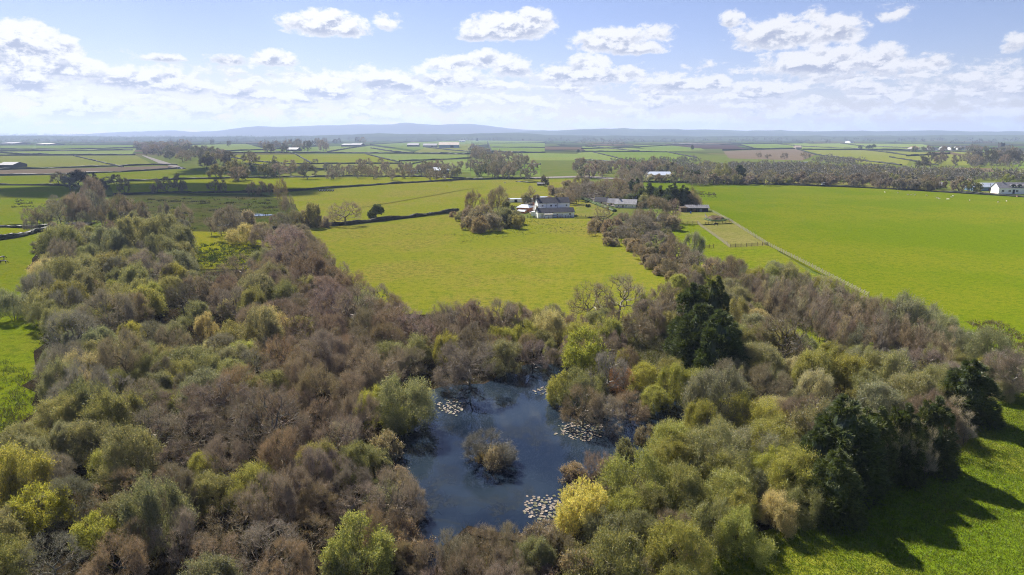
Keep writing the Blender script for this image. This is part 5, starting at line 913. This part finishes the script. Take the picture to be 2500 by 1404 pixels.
for x in (-.15, .22, .6):
    dm = MB().box((x * L/2, -Wd * .30, e + 2.6 * k), (9 * k, Wd * .28, 6 * k)).obj('dormer', m_white, rf); ar = MB(); q = 9
    pts = [(x * L/2 + 6.2 * k * math.cos(t), y, e + 4.2 * k + 4.6 * k * math.sin(t)) for y in (-Wd * .47, -Wd * .1) for t in np.linspace(0, math.pi, q)]
    ar.poly(pts, [(i, i + 1, q + i + 1, q + i) for i in range(q - 1)] + [tuple(range(q - 1, -1, -1)), tuple(range(q, 2 * q)), (0, q, 2 * q - 1, q - 1)]).obj('dormer_roof', m_slate, dm)
    MB().box((x * L/2, -Wd * .443, e + 2.8 * k), (4.5 * k, .12, 3.6 * k)).obj('dormer_window', m_glass, dm)
MB().bar((at(2405, 474).x, at(2405, 474).y, .7), (at(2478, 479).x, at(2478, 479).y, .7), .3, 1.3)
gw = MB()
for (a, b) in (((2395, 471), (2420, 473)), ((2420, 473), (2447, 476)), ((2447, 476), (2484, 480))): gw.bar(at(*a, .7), at(*b, .7), .3, 1.2)
tag(gw.obj('garden_wall', m_pinkwall), 'low pinkish garden wall in front of the dormered house', 'wall')
# village far right and church
for i, (px, py, l, wm_, rm_, what) in enumerate([(2238,366,14,m_cream,m_terra,'brown roofed house at the left end of the village'),(2285,367,10,m_white,m_slate,'small white house in the village trees'),(2312,366,16,m_white,m_slate,'white gabled house in the village'),(2328,367,10,m_white,m_greyroof,'pale bungalow right of the village\'s white gable'),
    (2345,366,12,m_white,m_greyroof,'pale village bungalow in the row\'s middle'),(2358,366,12,m_cream,m_slate,'slate roofed village house beside the twin gables'),(2368,366,16,m_white,m_slate,'left of the twin white village gables'),(2386,367,14,m_white,m_slate,'right of the twin white village gables'),(2402,367,10,m_cream,m_terra,'small terracotta roofed house at the village\'s right'),
    (2458,372,24,m_cream,m_greyroof,'long grey village barn below the church tower'),(2484,374,16,m_white,m_greyroof,'pale house at the village\'s right edge'),(1955,337,8,m_white,m_slate,'tiny white far house on the skyline farm'),(2080,349,8,m_white,m_slate,'tiny white house in the far right fields'),(1702,336,8,m_white,m_slate,'tiny white house near the middle skyline'),(1950,364,14,m_rust,m_rust,'far brown shed on the hedge above the olive field')]):
    house('village_house', what, 'house', px, py, l, 4 if l > 9 else 3, 8 if l > 9 else 5, 26, (-8 + 5 * i) % 20 - 10, wm_, rm_, [('front', -.4, .6, 2, 1.6), ('front', .4, .6, 2, 1.6)])
c = at(2443, 366); k = mpp(2443, 366); tw = empty('church_tower', c, 0.1, 'square dark stone church tower above the village trees', 'church')
m_tower = plain('dark_stone', (0.085, 0.078, 0.072), .9, .1, .3, .5)
MB().box((0, 0, 8 * k), (10 * k, 10 * k, 16 * k)).obj('tower_wall', m_tower, tw)
for sx in (-1, 1):
    for sy in (-1, 1): MB().box((sx * 4.4 * k, sy * 4.4 * k, 17.2 * k), (1.4 * k, 1.4 * k, 2.4 * k), taper=.4).obj('pinnacle', m_tower, tw)
MB().box((0, -5.05 * k, 11 * k), (2 * k, .2, 4 * k)).obj('belfry_opening', m_dark, tw)
# polytunnels in the grey wood
for i, (px, py, l) in enumerate([(1962,398,22), (1975,403,30), (1995,406,30), (1950,406,10)]):
    c = at(px, py); k = mpp(px, py); rr = 3.4 * k * .5; ln = l * k; q = 9; root = empty('polytunnel', c, 0.12, ['white polytunnel at the back of the group in the grey wood', 'middle white polytunnel in the grey wood', 'white polytunnel at the right of the group in the grey wood', 'short white polytunnel at the left of the group'][i], 'polytunnel', 'polytunnels in the grey wood')
    pts = [(x, rr * 1.3 * math.cos(t), rr * 1.6 * math.sin(t) + .1) for x in (-ln/2, ln/2) for t in np.linspace(0, math.pi, q)]
    MB().poly(pts, [(i_, i_ + 1, q + i_ + 1, q + i_) for i_ in range(q - 1)] + [tuple(range(q)), tuple(range(2*q-1, q-1, -1))]).obj('cover', m_paper, root); MB().box((-ln/2 - .05, 0, rr * .6), (.1, rr * .9, rr * 1.1)).obj('door', m_grey, root)
for px, py, lab in [(2182, 455, 'left dark field shelter on the grazing strip'), (2206, 457, 'right dark field shelter on the grazing strip')]:
    c = at(px, py); k = mpp(px, py); s = empty('field_shelter', c, -.05, lab, 'shelter', 'field shelters on the grazing strip')
    MB().box((0, 2 * k, 2.6 * k), (14 * k, .2, 5.2 * k)).box((-6.9 * k, 0, 2.5 * k), (.2, 4 * k - .2, 5 * k)).box((6.9 * k, 0, 2.5 * k), (.2, 4 * k - .2, 5 * k)).box((2.5 * k, -1.9 * k, 2.4 * k), (8 * k, .2, 4.8 * k)).obj('wall', m_dark, s)
    MB().box((0, 0, 5.5 * k), (15 * k, 5.2 * k, .25)).obj('roof', m_greyroof, s)
# ------------------------------------------------------------------ vehicles, caravan, animals
def wheels(root, xs, y, r, w=.22):
    for x in xs:
        for s in (-1, 1):
            t = MB().cyl((x, s * y - w/2, r), (x, s * y + w/2, r), r, r, 12).obj('wheel', m_black, root); MB().cyl((x, s * y - w/2 - .01 if s < 0 else s * y + w/2, r), (x, s * y - w/2 if s < 0 else s * y + w/2 + .01, r), r * .5, r * .5, 10).obj('hub', m_grey, t)
c = at(1303, 529); k = mpp(1303, 529); van = empty('white_van', (c.x, c.y, ZG), 1.35, 'white box van parked at the left gable of the white wing', 'van')
MB().poly([(-2.6,-1,.45),(2.1,-1,.45),(2.1,1,.45),(-2.6,1,.45),(-2.6,-1,2.6),(1.2,-1,2.6),(1.2,1,2.6),(-2.6,1,2.6),(2.0,-1,1.4),(2.0,1,1.4)], [(3,2,1,0),(4,5,6,7),(0,1,8,5,4),(2,3,7,6,9),(3,0,4,7),(5,8,9,6),(1,2,9,8)]).obj('body', m_paper, van)
MB().poly([(2.03,-.85,1.45),(2.03,.85,1.45),(1.3,.85,2.5),(1.3,-.85,2.5)], [(0,1,2,3)]).obj('windscreen', m_glass, van); wheels(van, (-1.7, 1.4), .9, .36)
c = at(1131, 535); k = mpp(1131, 535); cv = empty('caravan', (c.x, c.y, ZG), R(-42), 'old cream caravan with flat white roof under the bushes', 'caravan')
l, w, h = 20 * k, 8 * k, 8.5 * k; MB().poly([(-l/2,-w/2,.5),(l/2,-w/2,.5),(l/2,w/2,.5),(-l/2,w/2,.5),(-l/2-.2,-w/2,h*.6),(l/2+.2,-w/2,h*.6),(l/2+.2,w/2,h*.6),(-l/2-.2,w/2,h*.6),(-l/2+.5,-w/2,h),(l/2-.5,-w/2,h),(l/2-.5,w/2,h),(-l/2+.5,w/2,h)], [(3,2,1,0),(0,1,5,4),(1,2,6,5),(2,3,7,6),(3,0,4,7),(4,5,9,8),(5,6,10,9),(6,7,11,10),(7,4,8,11),(8,9,10,11)]).obj('body', m_cream, cv)
MB().box((0, 0, h + .06), (l - .9, w + .1, .12)).obj('roof', m_paper, cv)
for x in (-.28, .05): MB().box((x * l, -w/2 - .02, h * .62), (l * .2, .06, h * .25)).obj('window', m_glass, cv)
MB().box((l/2 + .12, 0, h * .62), (.08, w * .6, h * .25)).obj('end_window', m_glass, cv); MB().box((l * .3, -w/2 - .02, h * .45), (l * .11, .06, h * .7)).obj('door', m_paper, cv); wheels(cv, (0,), w/2 - .05, .33)
CARS = [(432,412,m_paper,'white car leftmost in the field car park'),(438,413,m_blueplastic,'blue car in the field car park'),(444,412,m_paper,'white car right of the blue one in the field car park'),(450,413,m_black,'black car in the field car park'),(414,411,m_grey,'grey trailer beside the field car park'),(325,378,m_paper,'white car at the top of the white track'),(296,377,m_grey,'grey car in the trees above the white track')]
for i, (px, py, m, lab) in enumerate(CARS):
    c = at(px, py); cr = empty('parked_car', (c.x, c.y, ZG), .3 * i, lab, 'car', 'cars parked by the white track')
    MB().poly([(-2.1,-.85,.3),(2.1,-.85,.3),(2.1,.85,.3),(-2.1,.85,.3),(-2.1,-.85,.85),(2.1,-.85,.8),(2.1,.85,.8),(-2.1,.85,.85),(-1.6,-.75,.9),(1.1,-.75,.9),(1.1,.75,.9),(-1.6,.75,.9),(-1.2,-.65,1.45),(.4,-.65,1.45),(.4,.65,1.45),(-1.2,.65,1.45)], [(3,2,1,0),(0,1,5,4),(1,2,6,5),(2,3,7,6),(3,0,4,7),(4,5,6,7),(8,9,13,12),(9,10,14,13),(10,11,15,14),(11,8,12,15),(12,13,14,15)]).obj('body', m, cr)
    MB().box((-.3, 0, 1.15), (1.9, 1.44, .38)).obj('windows', m_glass, cr); wheels(cr, (-1.35, 1.35), .78, .31)
c = at(2012, 454); tl = empty('livestock_trailer', (c.x, c.y, ZG), .05, 'silver livestock trailer on the grazing strip', 'trailer')
k = mpp(2012, 454); MB().box((0, 0, 1.5), (13 * k, 2.2, 1.8)).box((0, 0, 2.45), (12 * k, 1.9, .1)).obj('body', m_pale, tl); MB().box((0, -1.12, 1.9), (10 * k, .05, .4)).obj('vent_strip', m_dark, tl); MB().bar((6.5 * k, 0, .8), (6.5 * k + 1.4, 0, .7), .15).obj('drawbar', m_dark, tl); wheels(tl, (-.5, .5), 1.0, .35)
for i in range(6):
    c = at(781 + i * 6.3, 468); k = mpp(781 + i * 6.3, 468); b = empty('silage_bale', (c.x, c.y, ZG - .1), .1, f"round black silage bale with white end, {['leftmost','second','third','fourth','fifth','rightmost'][i]} of the row of six by the hedge", 'bale', 'silage bales along the hedge')
    rr = 2.5 * k; MB().cyl((0, -rr, rr), (0, rr, rr), rr * 1.05, rr * 1.05, 14).obj('wrap', m_black, b); MB().cyl((-.0, -rr - .03, rr * 1.2), (0, -rr, rr * 1.2), rr * .55, rr * .55, 10).obj('end_patch', m_paper, b)
def skin(name, bones, material, sub=1):
    """One continuous body grown over a skeleton of joints: [(x, y, z, radius, parent)]."""
    me = bpy.data.meshes.new(name); me.from_pydata([b[:3] for b in bones], [(b[4], i) for i, b in enumerate(bones) if b[4] is not None], [])
    o = bpy.data.objects.new(name, me); COL.objects.link(o); md = o.modifiers.new('skin', 'SKIN'); 
    for i, b in enumerate(bones): me.skin_vertices[0].data[i].radius = (b[3], b[3]) if not isinstance(b[3], tuple) else b[3]; me.skin_vertices[0].data[i].use_root = (i == 0)
    s = o.modifiers.new('sub', 'SUBSURF'); s.levels = sub; s.render_levels = sub
    dg = bpy.context.evaluated_depsgraph_get(); m2 = bpy.data.meshes.new_from_object(o.evaluated_get(dg)); bpy.data.objects.remove(o); m2.name = name; m2.materials.clear(); m2.materials.append(material); return m2
horse_b = [(0,0,1.15,.30,None),(.45,0,1.18,.29,0),(.75,0,1.25,.25,1),(1.05,0,1.15,.17,2),(1.35,0,.80,.13,3),(1.55,0,.50,.11,4),(1.70,0,.25,.07,5),(-.45,0,1.18,.30,0),(-.8,0,1.15,.27,7),(-1.0,0,1.2,.09,8),(-1.08,0,.85,.06,9),(-1.08,0,.55,.04,10)]
for sx, par in ((.72, 2), (-.78, 8)):
    for sy in (-.18, .18):
        n = len(horse_b); d = .06 if par == 8 else 0; horse_b += [(sx, sy, .85, .13, par), (sx + (.08 if par == 8 else 0), sy, .55, .08, n), (sx - d, sy, .32, .055, n + 1), (sx, sy, .06, .06, n + 2), (sx + .08, sy, .02, .06, n + 3)]
hm = skin('horse', horse_b, m_hide); c = at(1748, 553)
def animal(name, me, px, py, rz, label, cat, group=None, sc=1.0):
    c = at(px, py); o = mesh_obj(name, me); o.location = (c.x, c.y, ZG); o.rotation_euler = (0, 0, rz); o.scale = (sc,) * 3; return tag(o, label, cat, group)
animal('horse', hm, 1748, 553, 3.4, 'black horse grazing in the railed paddock', 'horse', sc=1.05)
hw = hm.copy(); hw.materials.clear(); hw.materials.append(m_wool); animal('white_horse', hw, 1233, 449, 2.6, 'white horse grazing in the field above the farmhouse', 'horse')
sb = [(0,0,.58,.24,None),(.32,0,.58,.23,0),(.55,0,.62,.13,1),(.75,0,.66,.10,2),(.92,0,.58,.06,3),(-.35,0,.58,.25,0),(-.58,0,.5,.05,5)]
for sx, par in ((.32, 1), (-.35, 5)):
    for sy in (-.13, .13): n = len(sb); sb += [(sx, sy, .34, .06, par), (sx, sy, .16, .04, n), (sx, sy, .02, .04, n + 1)]
sm = skin('sheep', sb, m_wool); srng = random.Random(4)
SHEEP = [(2160,471),(2192,472),(2217,477),(2224,477),(2233,478),(2262,479),(2287,485),(2292,487),(2312,488),(2316,488),(2323,483),(2327,480),(2367,491),(2436,495),(2457,493),(1946,449),(2058,455)]
for i, (px, py) in enumerate(SHEEP):
    ps = ['alone near the hedge, leftmost in the large field', 'lying near the hedge left of the flock', 'at the left end of the flock', 'second from the left in the flock', 'third from the left in the flock', 'alone between the two halves of the flock', 'with a dark face in the flock\'s middle', 'just below the dark-faced sheep', 'left of a pair facing the hedge', 'right of a pair facing the hedge', 'above the pair', 'highest on the slope by the pair', 'alone right of the flock', 'far right, the lower of two', 'far right, the upper of two', 'on the grazing strip left of the trailer', 'on the grazing strip right of the trailer'][i]
    animal('sheep', sm, px, py + 1, srng.uniform(0, 6.28), f"white sheep {ps}", 'sheep', 'sheep grazing below the top hedge', 1.25)
cb = [(x * 1.35, y * 1.4, z * 1.1, r * 1.15, p) for (x, y, z, r, p) in horse_b]; cm_ = skin('cow', cb, m_hide)
animal('cow', cm_, 5, 636, 1.2, 'black cow standing in the left field, the farther one', 'cow', 'cows in the left field', .8); animal('cow', cm_, 9, 646, .2, 'black cow grazing in the left field, the nearer one', 'cow', 'cows in the left field', .8)
# ------------------------------------------------------------------ fences, poles, heap
def fence(label, px, gap=2.6, h=1.25, rails=3, m=None, seed=0, group='post and rail fences'):
    P = [at(*p) for p in px]; root = empty('rail_fence', (P[0].x, P[0].y, 0), 0, label, 'fence', group); o0 = P[0]; pm = MB().box((0, 0, h/2 + .1), (.15, .15, h + .5)).mesh('post', m or m_palewood); first = None; rng = random.Random(seed)
    for a, b in zip(P[:-1], P[1:]):
        Ls = (b - a).length; n = max(1, round(Ls / gap)); az = math.atan2(b.y - a.y, b.x - a.x); bay = Ls / n
        rm = MB().box((0, 0, 0), (bay - .02, .045, .11)).mesh('rail', m or m_palewood)
        for i in range(n + (b is P[-1])):
            q = a.lerp(b, i / n); po = mesh_obj('post', pm, root, (q.x - o0.x, q.y - o0.y, ZG)); po.rotation_euler = (rng.uniform(-.04, .04), rng.uniform(-.04, .04), az)
        if rails * n <= 250:
            for i in range(n):
                q = a.lerp(b, (i + .5) / n)
                for j in range(rails):
                    ro = mesh_obj('rail', rm, root, (q.x - o0.x - math.sin(az) * -.11, q.y - o0.y + math.cos(az) * -.11, ZG + h * (.3 + .32 * j))); ro.rotation_euler = (0, rng.uniform(-.012, .012), az)
    return root
fence('long pale rail fence between the paddocks and the large field', [(1726,513),(1780,541),(1878,603),(1960,645),(2042,688),(2120,728)], 2.9)
fence('rail fence along the left side of the railed paddock', [(1703,548),(1712,556),(1782,607)], 2.5)
fence('dark rail fence along the near end of the railed paddock', [(1782,607),(1874,601)], 2.6, m=m_wood); fence('dark rail fence along the far end of the railed paddock', [(1721,551),(1788,545)], 2.6, m=m_wood)
fence('dark rail fence from the thicket to the railed paddock', [(1655,550),(1703,548)], 2.6, m=m_wood); fence('short dark rail fence above the conifer clump', [(1698,612),(1742,607)], 2.6, m=m_wood)
fence('low dark garden fence left of the gate before the white wing', [(1288,533),(1318,537),(1350,536)], 2.2, 1.0, 2, m_wood, group='garden fences'); fence('low dark garden fence right of the gate before the white wing', [(1361,535),(1406,530)], 2.2, 1.0, 2, m_wood, group='garden fences'); fence('ragged dark post fence beside the garden lawn', [(1408,531),(1440,533)], 2.4, 1.0, 2, m_wood, group='garden fences')
fence('curved pale rails left of the muck heap', [(1721,529),(1725,536),(1737,540)], 1.8, group='post and rail fences')
fence('brown fence panels in the yard beside the farmhouse gable', [(1300,502),(1312,508)], 1.6, 1.8, 3, m_terra, group='garden fences')
def pole(px, by, hp, label, m=None, arm=True):
    c = at(px, by); k = mpp(px, by); p = empty('utility_pole', (c.x, c.y, 0), .3, label, 'utility pole', 'utility poles'); MB().cyl((0, 0, 0), (0, 0, hp * k), .17, .12, 8).obj('pole', m or m_wood, p)
    if arm: MB().box((0, 0, hp * k - .5), (1.7, .12, .14)).obj('crossarm', m or m_wood, p); [MB().cyl((x, 0, hp * k - .43), (x, 0, hp * k - .2), .06, .05, 6).obj('insulator', m_paper, p) for x in (-.7, 0, .7)]
for a in [(1661,448,22,'utility pole on the top hedge beside the dark conifers'),(1982,456,26,'utility pole on the top hedge left of the trailer'),(2008,453,24,'utility pole just behind the trailer'),(2414,478,30,'pale utility pole left of the dormered house'),(1411,505,36,'utility pole on the lawn beside the cottage lane'),(1545,482,30,'utility pole among the garden conifers'),(1846,446,16,'utility pole on the hedge right of the tall conifer'),(2170,458,14,'short pole left of the field shelters')]: pole(*a)
pole(1667, 612, 22, 'lone wooden post light in the small paddock', arm=False)
# muck heap in a ring of growth
hp = MB(); q = 22; c = at(1748, 536); k = mpp(1748, 536); hr = random.Random(8)
pts = [((20 - 18 * j / 4) * k * math.cos(t) * hr.uniform(.9, 1.1), (20 - 18 * j / 4) * k * 1.5 * math.sin(t) * hr.uniform(.9, 1.1), ZG + (0, 1.2, 1.5, .9, .7)[j] + hr.uniform(-.15, .15)) for j in range(5) for t in np.linspace(0, 6.283, q, endpoint=False)]
hp.poly(pts, [(j*q+i, j*q+(i+1)%q, (j+1)*q+(i+1)%q, (j+1)*q+i) for j in range(4) for i in range(q)] + [tuple(4*q + i for i in range(q))])
o = tag(hp.obj('muck_heap', e_tan), 'round straw muck heap near the stable, ringed with green growth', 'heap'); o.location = (c.x, c.y, 0)
c = at(1686, 523); br = tag(MB().cyl((0, 0, 0), (0, 0, 1.1), .45, .48, 12).cyl((0, 0, 1.1), (0, 0, 1.14), .36, .36, 12).obj('water_barrel', m_blueplastic), 'blue plastic barrel in front of the stable', 'barrel'); br.location = (c.x, c.y, ZG)
for px, py, lab, s in [(1560,528,'white object among the thicket trees, seen between trunks',2.0),(1611,540,'pale tarpaulin under the thicket trees',3.0)]:
    c = at(px, py); hr = random.Random(px); pts = [(s * math.cos(t) * (1 - j * .3) * hr.uniform(.8, 1.2), s * .8 * math.sin(t) * (1 - j * .3), j * .45 * s * hr.uniform(.7, 1.1)) for j in range(3) for t in np.linspace(0, 6.283, 9, endpoint=False)]
    o = tag(MB().poly(pts, [(j*9+i, j*9+(i+1)%9, (j+1)*9+(i+1)%9, (j+1)*9+i) for j in range(2) for i in range(9)] + [tuple(18 + i for i in range(9))]).obj('tarpaulin', m_paper), lab, 'tarpaulin'); o.location = (c.x, c.y, ZG)
for px, py, lab in [(1432,507,'small clipped garden conifer, left of three on the lawn'),(1436,508,'small clipped garden conifer, middle of three on the lawn'),(1440,507,'small clipped garden conifer, right of three on the lawn')]:
    tm, cm, Rr, H, _ = PROTO['cedar'][0]; c = at(px, py); k = mpp(px, py); r0 = empty('garden_shrub', (c.x, c.y, ZG), 0, lab, 'shrub', 'clipped conifers on the lawn'); r0.scale = (2.4 * k / Rr, 2.4 * k / Rr, 8 * k / H); a = mesh_obj('trunk', tm, r0); a.color = (.1, .08, .06, 1); b = mesh_obj('crown', cm, r0); b.color = (.02, .04, .012, 1)

# ------------------------------------------------------------------ pond life, rushes, brambles, grass
prng = random.Random(12); padm = [plain('lily_pad', c, .6, .3, .2, 3) for c in ((0.23, 0.18, 0.135), (0.165, 0.13, 0.09), (0.11, 0.105, 0.05))]; pads = []
for m in padm:
    for s in range(2):
        n = 9; pts = [(0, 0, .03)] + [((1 + .12 * prng.uniform(-1, 1)) * math.cos(t), (1 + .12 * prng.uniform(-1, 1)) * math.sin(t), prng.uniform(.0, .22)) for t in np.linspace(.25, 6.03, n)]
        pads.append(MB().poly(pts + [(0, 0, -.02)] + [(p[0], p[1], p[2] - .05) for p in pts[1:]], [(0, i, i + 1) for i in range(1, n)] + [(i + 1, i, n + 1 + i, n + 2 + i) for i in range(1, n)]).mesh('lily_pad', m))
for (cx, cy_, rx, ry, n, lab) in [(1102,1003,30,17,62,'pale lily pad floating beside the left bank willow'),(1418,1061,52,23,128,'pinkish dead lily pad floating before the wooded point'),(1322,963,20,10,22,'pale lily pad floating left of the wooded point'),(1322,1252,46,28,78,'pale lily pad floating at the near right end of the pond'),(980,1105,16,16,14,'lily pad among dark water by the lower left bank')]:
    done = []
    for _ in range(4000):
        if len(done) >= n: break
        a = prng.uniform(0, 6.28); q = math.sqrt(prng.random()) * (1 if prng.random() < .85 else 1.3); c = at(cx + rx * q * math.cos(a), cy_ + ry * q * math.sin(a)); r = prng.uniform(.12, .30)
        if any((c.x - d[0]) ** 2 + (c.y - d[1]) ** 2 < (r + d[2]) ** 2 * .75 for d in done): continue
        done.append((c.x, c.y, r)); o = mesh_obj('lily_pad', prng.choice(pads)); o.location = (c.x, c.y, POND_Z + .03 + .002 * (len(done) % 5)); o.scale = (r, r * .95, r); o.rotation_euler = (prng.uniform(-.1, .1), prng.uniform(-.1, .1), prng.uniform(0, 6.28)); tag(o, lab, 'lily pad', lab.replace('lily pad', 'lily pads', 1))
c = at(1200, 1125); isl = MB(); q = 20; k = mpp(1200, 1125); ir = random.Random(2)
pts = [((44 - 40 * j / 3) * k * math.cos(t) * ir.uniform(.85, 1.15), (44 - 40 * j / 3) * k * .9 * math.sin(t) * ir.uniform(.85, 1.15), .55 + .5 * (j / 3) ** .6 + ir.uniform(-.05, .1)) for j in range(4) for t in np.linspace(0, 6.283, q, endpoint=False)]
o = tag(isl.poly(pts, [(j*q+i, j*q+(i+1)%q, (j+1)*q+(i+1)%q, (j+1)*q+i) for j in range(3) for i in range(q)] + [tuple(3*q + i for i in range(q))]).obj('islet', e_bank), kind='structure'); o.location = (c.x, c.y, 0)
def scatter(name, poly, n, colr, h, w, seed, per=7, spread=.5, z=ZG, clump=0.0, m='hedge', lean=.5, skip=()):
    rng = np.random.default_rng(seed); pr = random.Random(seed); G = [at(*p) for p in poly]; g2 = [(q.x, q.y) for q in G]; xs = [q[0] for q in g2]; ys = [q[1] for q in g2]; P = []; sk = [[(at(*p).x, at(*p).y) for p in s] for s in skip]
    cl = [(pr.uniform(min(xs), max(xs)), pr.uniform(min(ys), max(ys))) for _ in range(40)]
    while len(P) < n:
        if clump and pr.random() < clump: a = pr.choice(cl); x, y = a[0] + pr.gauss(0, 2.2), a[1] + pr.gauss(0, 2.2)
        else: x, y = pr.uniform(min(xs), max(xs)), pr.uniform(min(ys), max(ys))
        if any(inside(x, y, s) for s in sk): continue
        if inside(x, y, g2): P.append((x, y, z))
    P = np.array(P); k = np.repeat(np.arange(n), per); s = rng.uniform(.6, 1.4, n)[k]; b = P[k] + np.c_[rng.normal(size=(len(k), 2)) * spread * s[:, None] * .5, np.zeros(len(k))]
    D = unit(np.c_[rng.normal(size=(len(k), 2)) * lean, np.ones(len(k))]); V = blades(rng, b, D, h * s * rng.uniform(.6, 1.2, len(k)), w)
    o = mesh_obj(name, tri_mesh(name, V, faces(V), [M[m]])); o.color = (*colr, 1); return tag(o, kind='stuff')
NM = [(1760,1404),(1880,1300),(2060,1240),(2210,1180),(2330,1090),(2420,975),(2500,950),(2560,960),(2640,1420),(1700,1500)]
scatter('grass', NM, 26000, (0.115, 0.165, 0.010), .28, .09, 1, 4, .35); scatter('grass', NM, 5000, (0.135, 0.135, 0.018), .30, .09, 2, 4, .4, clump=.4)
scatter('rushes', [(0,880),(60,900),(95,960),(70,1010),(20,1060),(-20,1060)], 170, (0.075, 0.095, 0.026), .7, .06, 3, 12, .6, clump=.5); scatter('rushes', [(470,600),(540,596),(640,600),(620,650),(500,655)], 300, (0.030, 0.052, 0.010), .9, .16, 4, 12, .8, clump=.55)
scatter('rushes', [(2360,790),(2440,785),(2500,830),(2520,870),(2440,850)], 170, (0.125, 0.110, 0.040), .7, .14, 5, 12, .8, clump=.6); scatter('rushes', [(260,490),(640,482),(710,510),(600,545),(330,548)], 500, (0.030, 0.034, 0.014), 1.1, .3, 6, 9, 1.4, clump=.75)
scatter('rushes', [(1590,465),(1660,462),(1740,472),(1760,485),(1690,480)], 200, (0.055, 0.045, 0.025), .9, .3, 7, 9, 1.0, clump=.6); scatter('rushes', [(40,485),(110,495),(150,500),(100,535),(20,520)], 90, (0.05, 0.06, 0.015), .9, .3, 8, 9, 1.0, clump=.6)
scatter('weeds', [(1180,545),(1300,538),(1440,545),(1450,575),(1300,575),(1120,600)], 650, (0.075, 0.105, 0.012), .35, .16, 9, 6, .5, clump=.3); scatter('weeds', [(870,570),(1250,575),(1240,582),(880,572)], 90, (0.07, 0.085, 0.014), .35, .2, 10, 6, .6)
scatter('brambles', [(1530,800),(1640,790),(1670,890),(1600,910),(1520,870)], 2600, (0.155, 0.150, 0.080), 1.1, .05, 11, 9, 1.2, lean=1.4, m='twig'); scatter('brambles', [(1530,800),(1640,790),(1670,890),(1600,910),(1520,870)], 900, (0.10, 0.13, 0.02), .6, .14, 12, 8, 1.0, lean=1.2, m='leaf')
UG = [(110,640),(320,570),(480,620),(700,600),(820,700),(960,780),(1560,780),(1700,700),(2060,760),(2420,900),(2330,1000),(1980,1230),(1700,1400),(1300,1700),(-300,1600),(-60,1080),(90,900)]
scatter('undergrowth', UG, 9000, (0.060, 0.050, 0.030), 1.5, .07, 13, 8, 1.3, lean=.9, m='twig', skip=[POND]); scatter('undergrowth', UG, 5000, (0.055, 0.070, 0.016), .7, .16, 14, 7, 1.0, lean=1.0, m='leaf', skip=[POND])
scatter('sedge', [(1170,1105),(1235,1105),(1240,1140),(1165,1140)], 160, (0.20, 0.16, 0.085), .8, .05, 15, 14, .7, z=.8, m='leaf'); scatter('weeds', [(2300,1090),(2345,1060),(2360,1075),(2310,1125)], 160, (0.20, 0.16, 0.085), .9, .08, 16, 9, .8, m='twig')
# two fair-weather clouds above the fields, outside the frame, whose shadows lie on the left middle distance
def cloud(name, ground, alt, rx, ry, rz, seed):
    tt = (alt - ground.z) / sdir.z; c = ground + sdir * tt; rng = np.random.default_rng(seed); import bmesh
    bm = bmesh.new()
    for _ in range(16):
        a, q = rng.uniform(0, 6.28), rng.uniform(0, .75) ** .6; s = rng.uniform(.3, .55) * (1.2 - q * .6); mt = Matrix.Translation((math.cos(a) * q * rx, math.sin(a) * q * ry, rng.uniform(0, .5) * rz)) @ Matrix.Diagonal((rx * s, ry * s, rz * s * 1.2, 1)); bmesh.ops.create_icosphere(bm, subdivisions=3, radius=1, matrix=mt)
    me = bpy.data.meshes.new(name); bm.to_mesh(me); bm.free(); me.materials.append(m_paper); o = mesh_obj(name, me, None, c); me.polygons.foreach_set('use_smooth', [True] * len(me.polygons)); return tag(o, kind='structure')
cloud('cloud', at(400, 462), 900, 150, 75, 40, 2)
cloud('cloud', at(610, 415), 900, 90, 120, 40, 3)
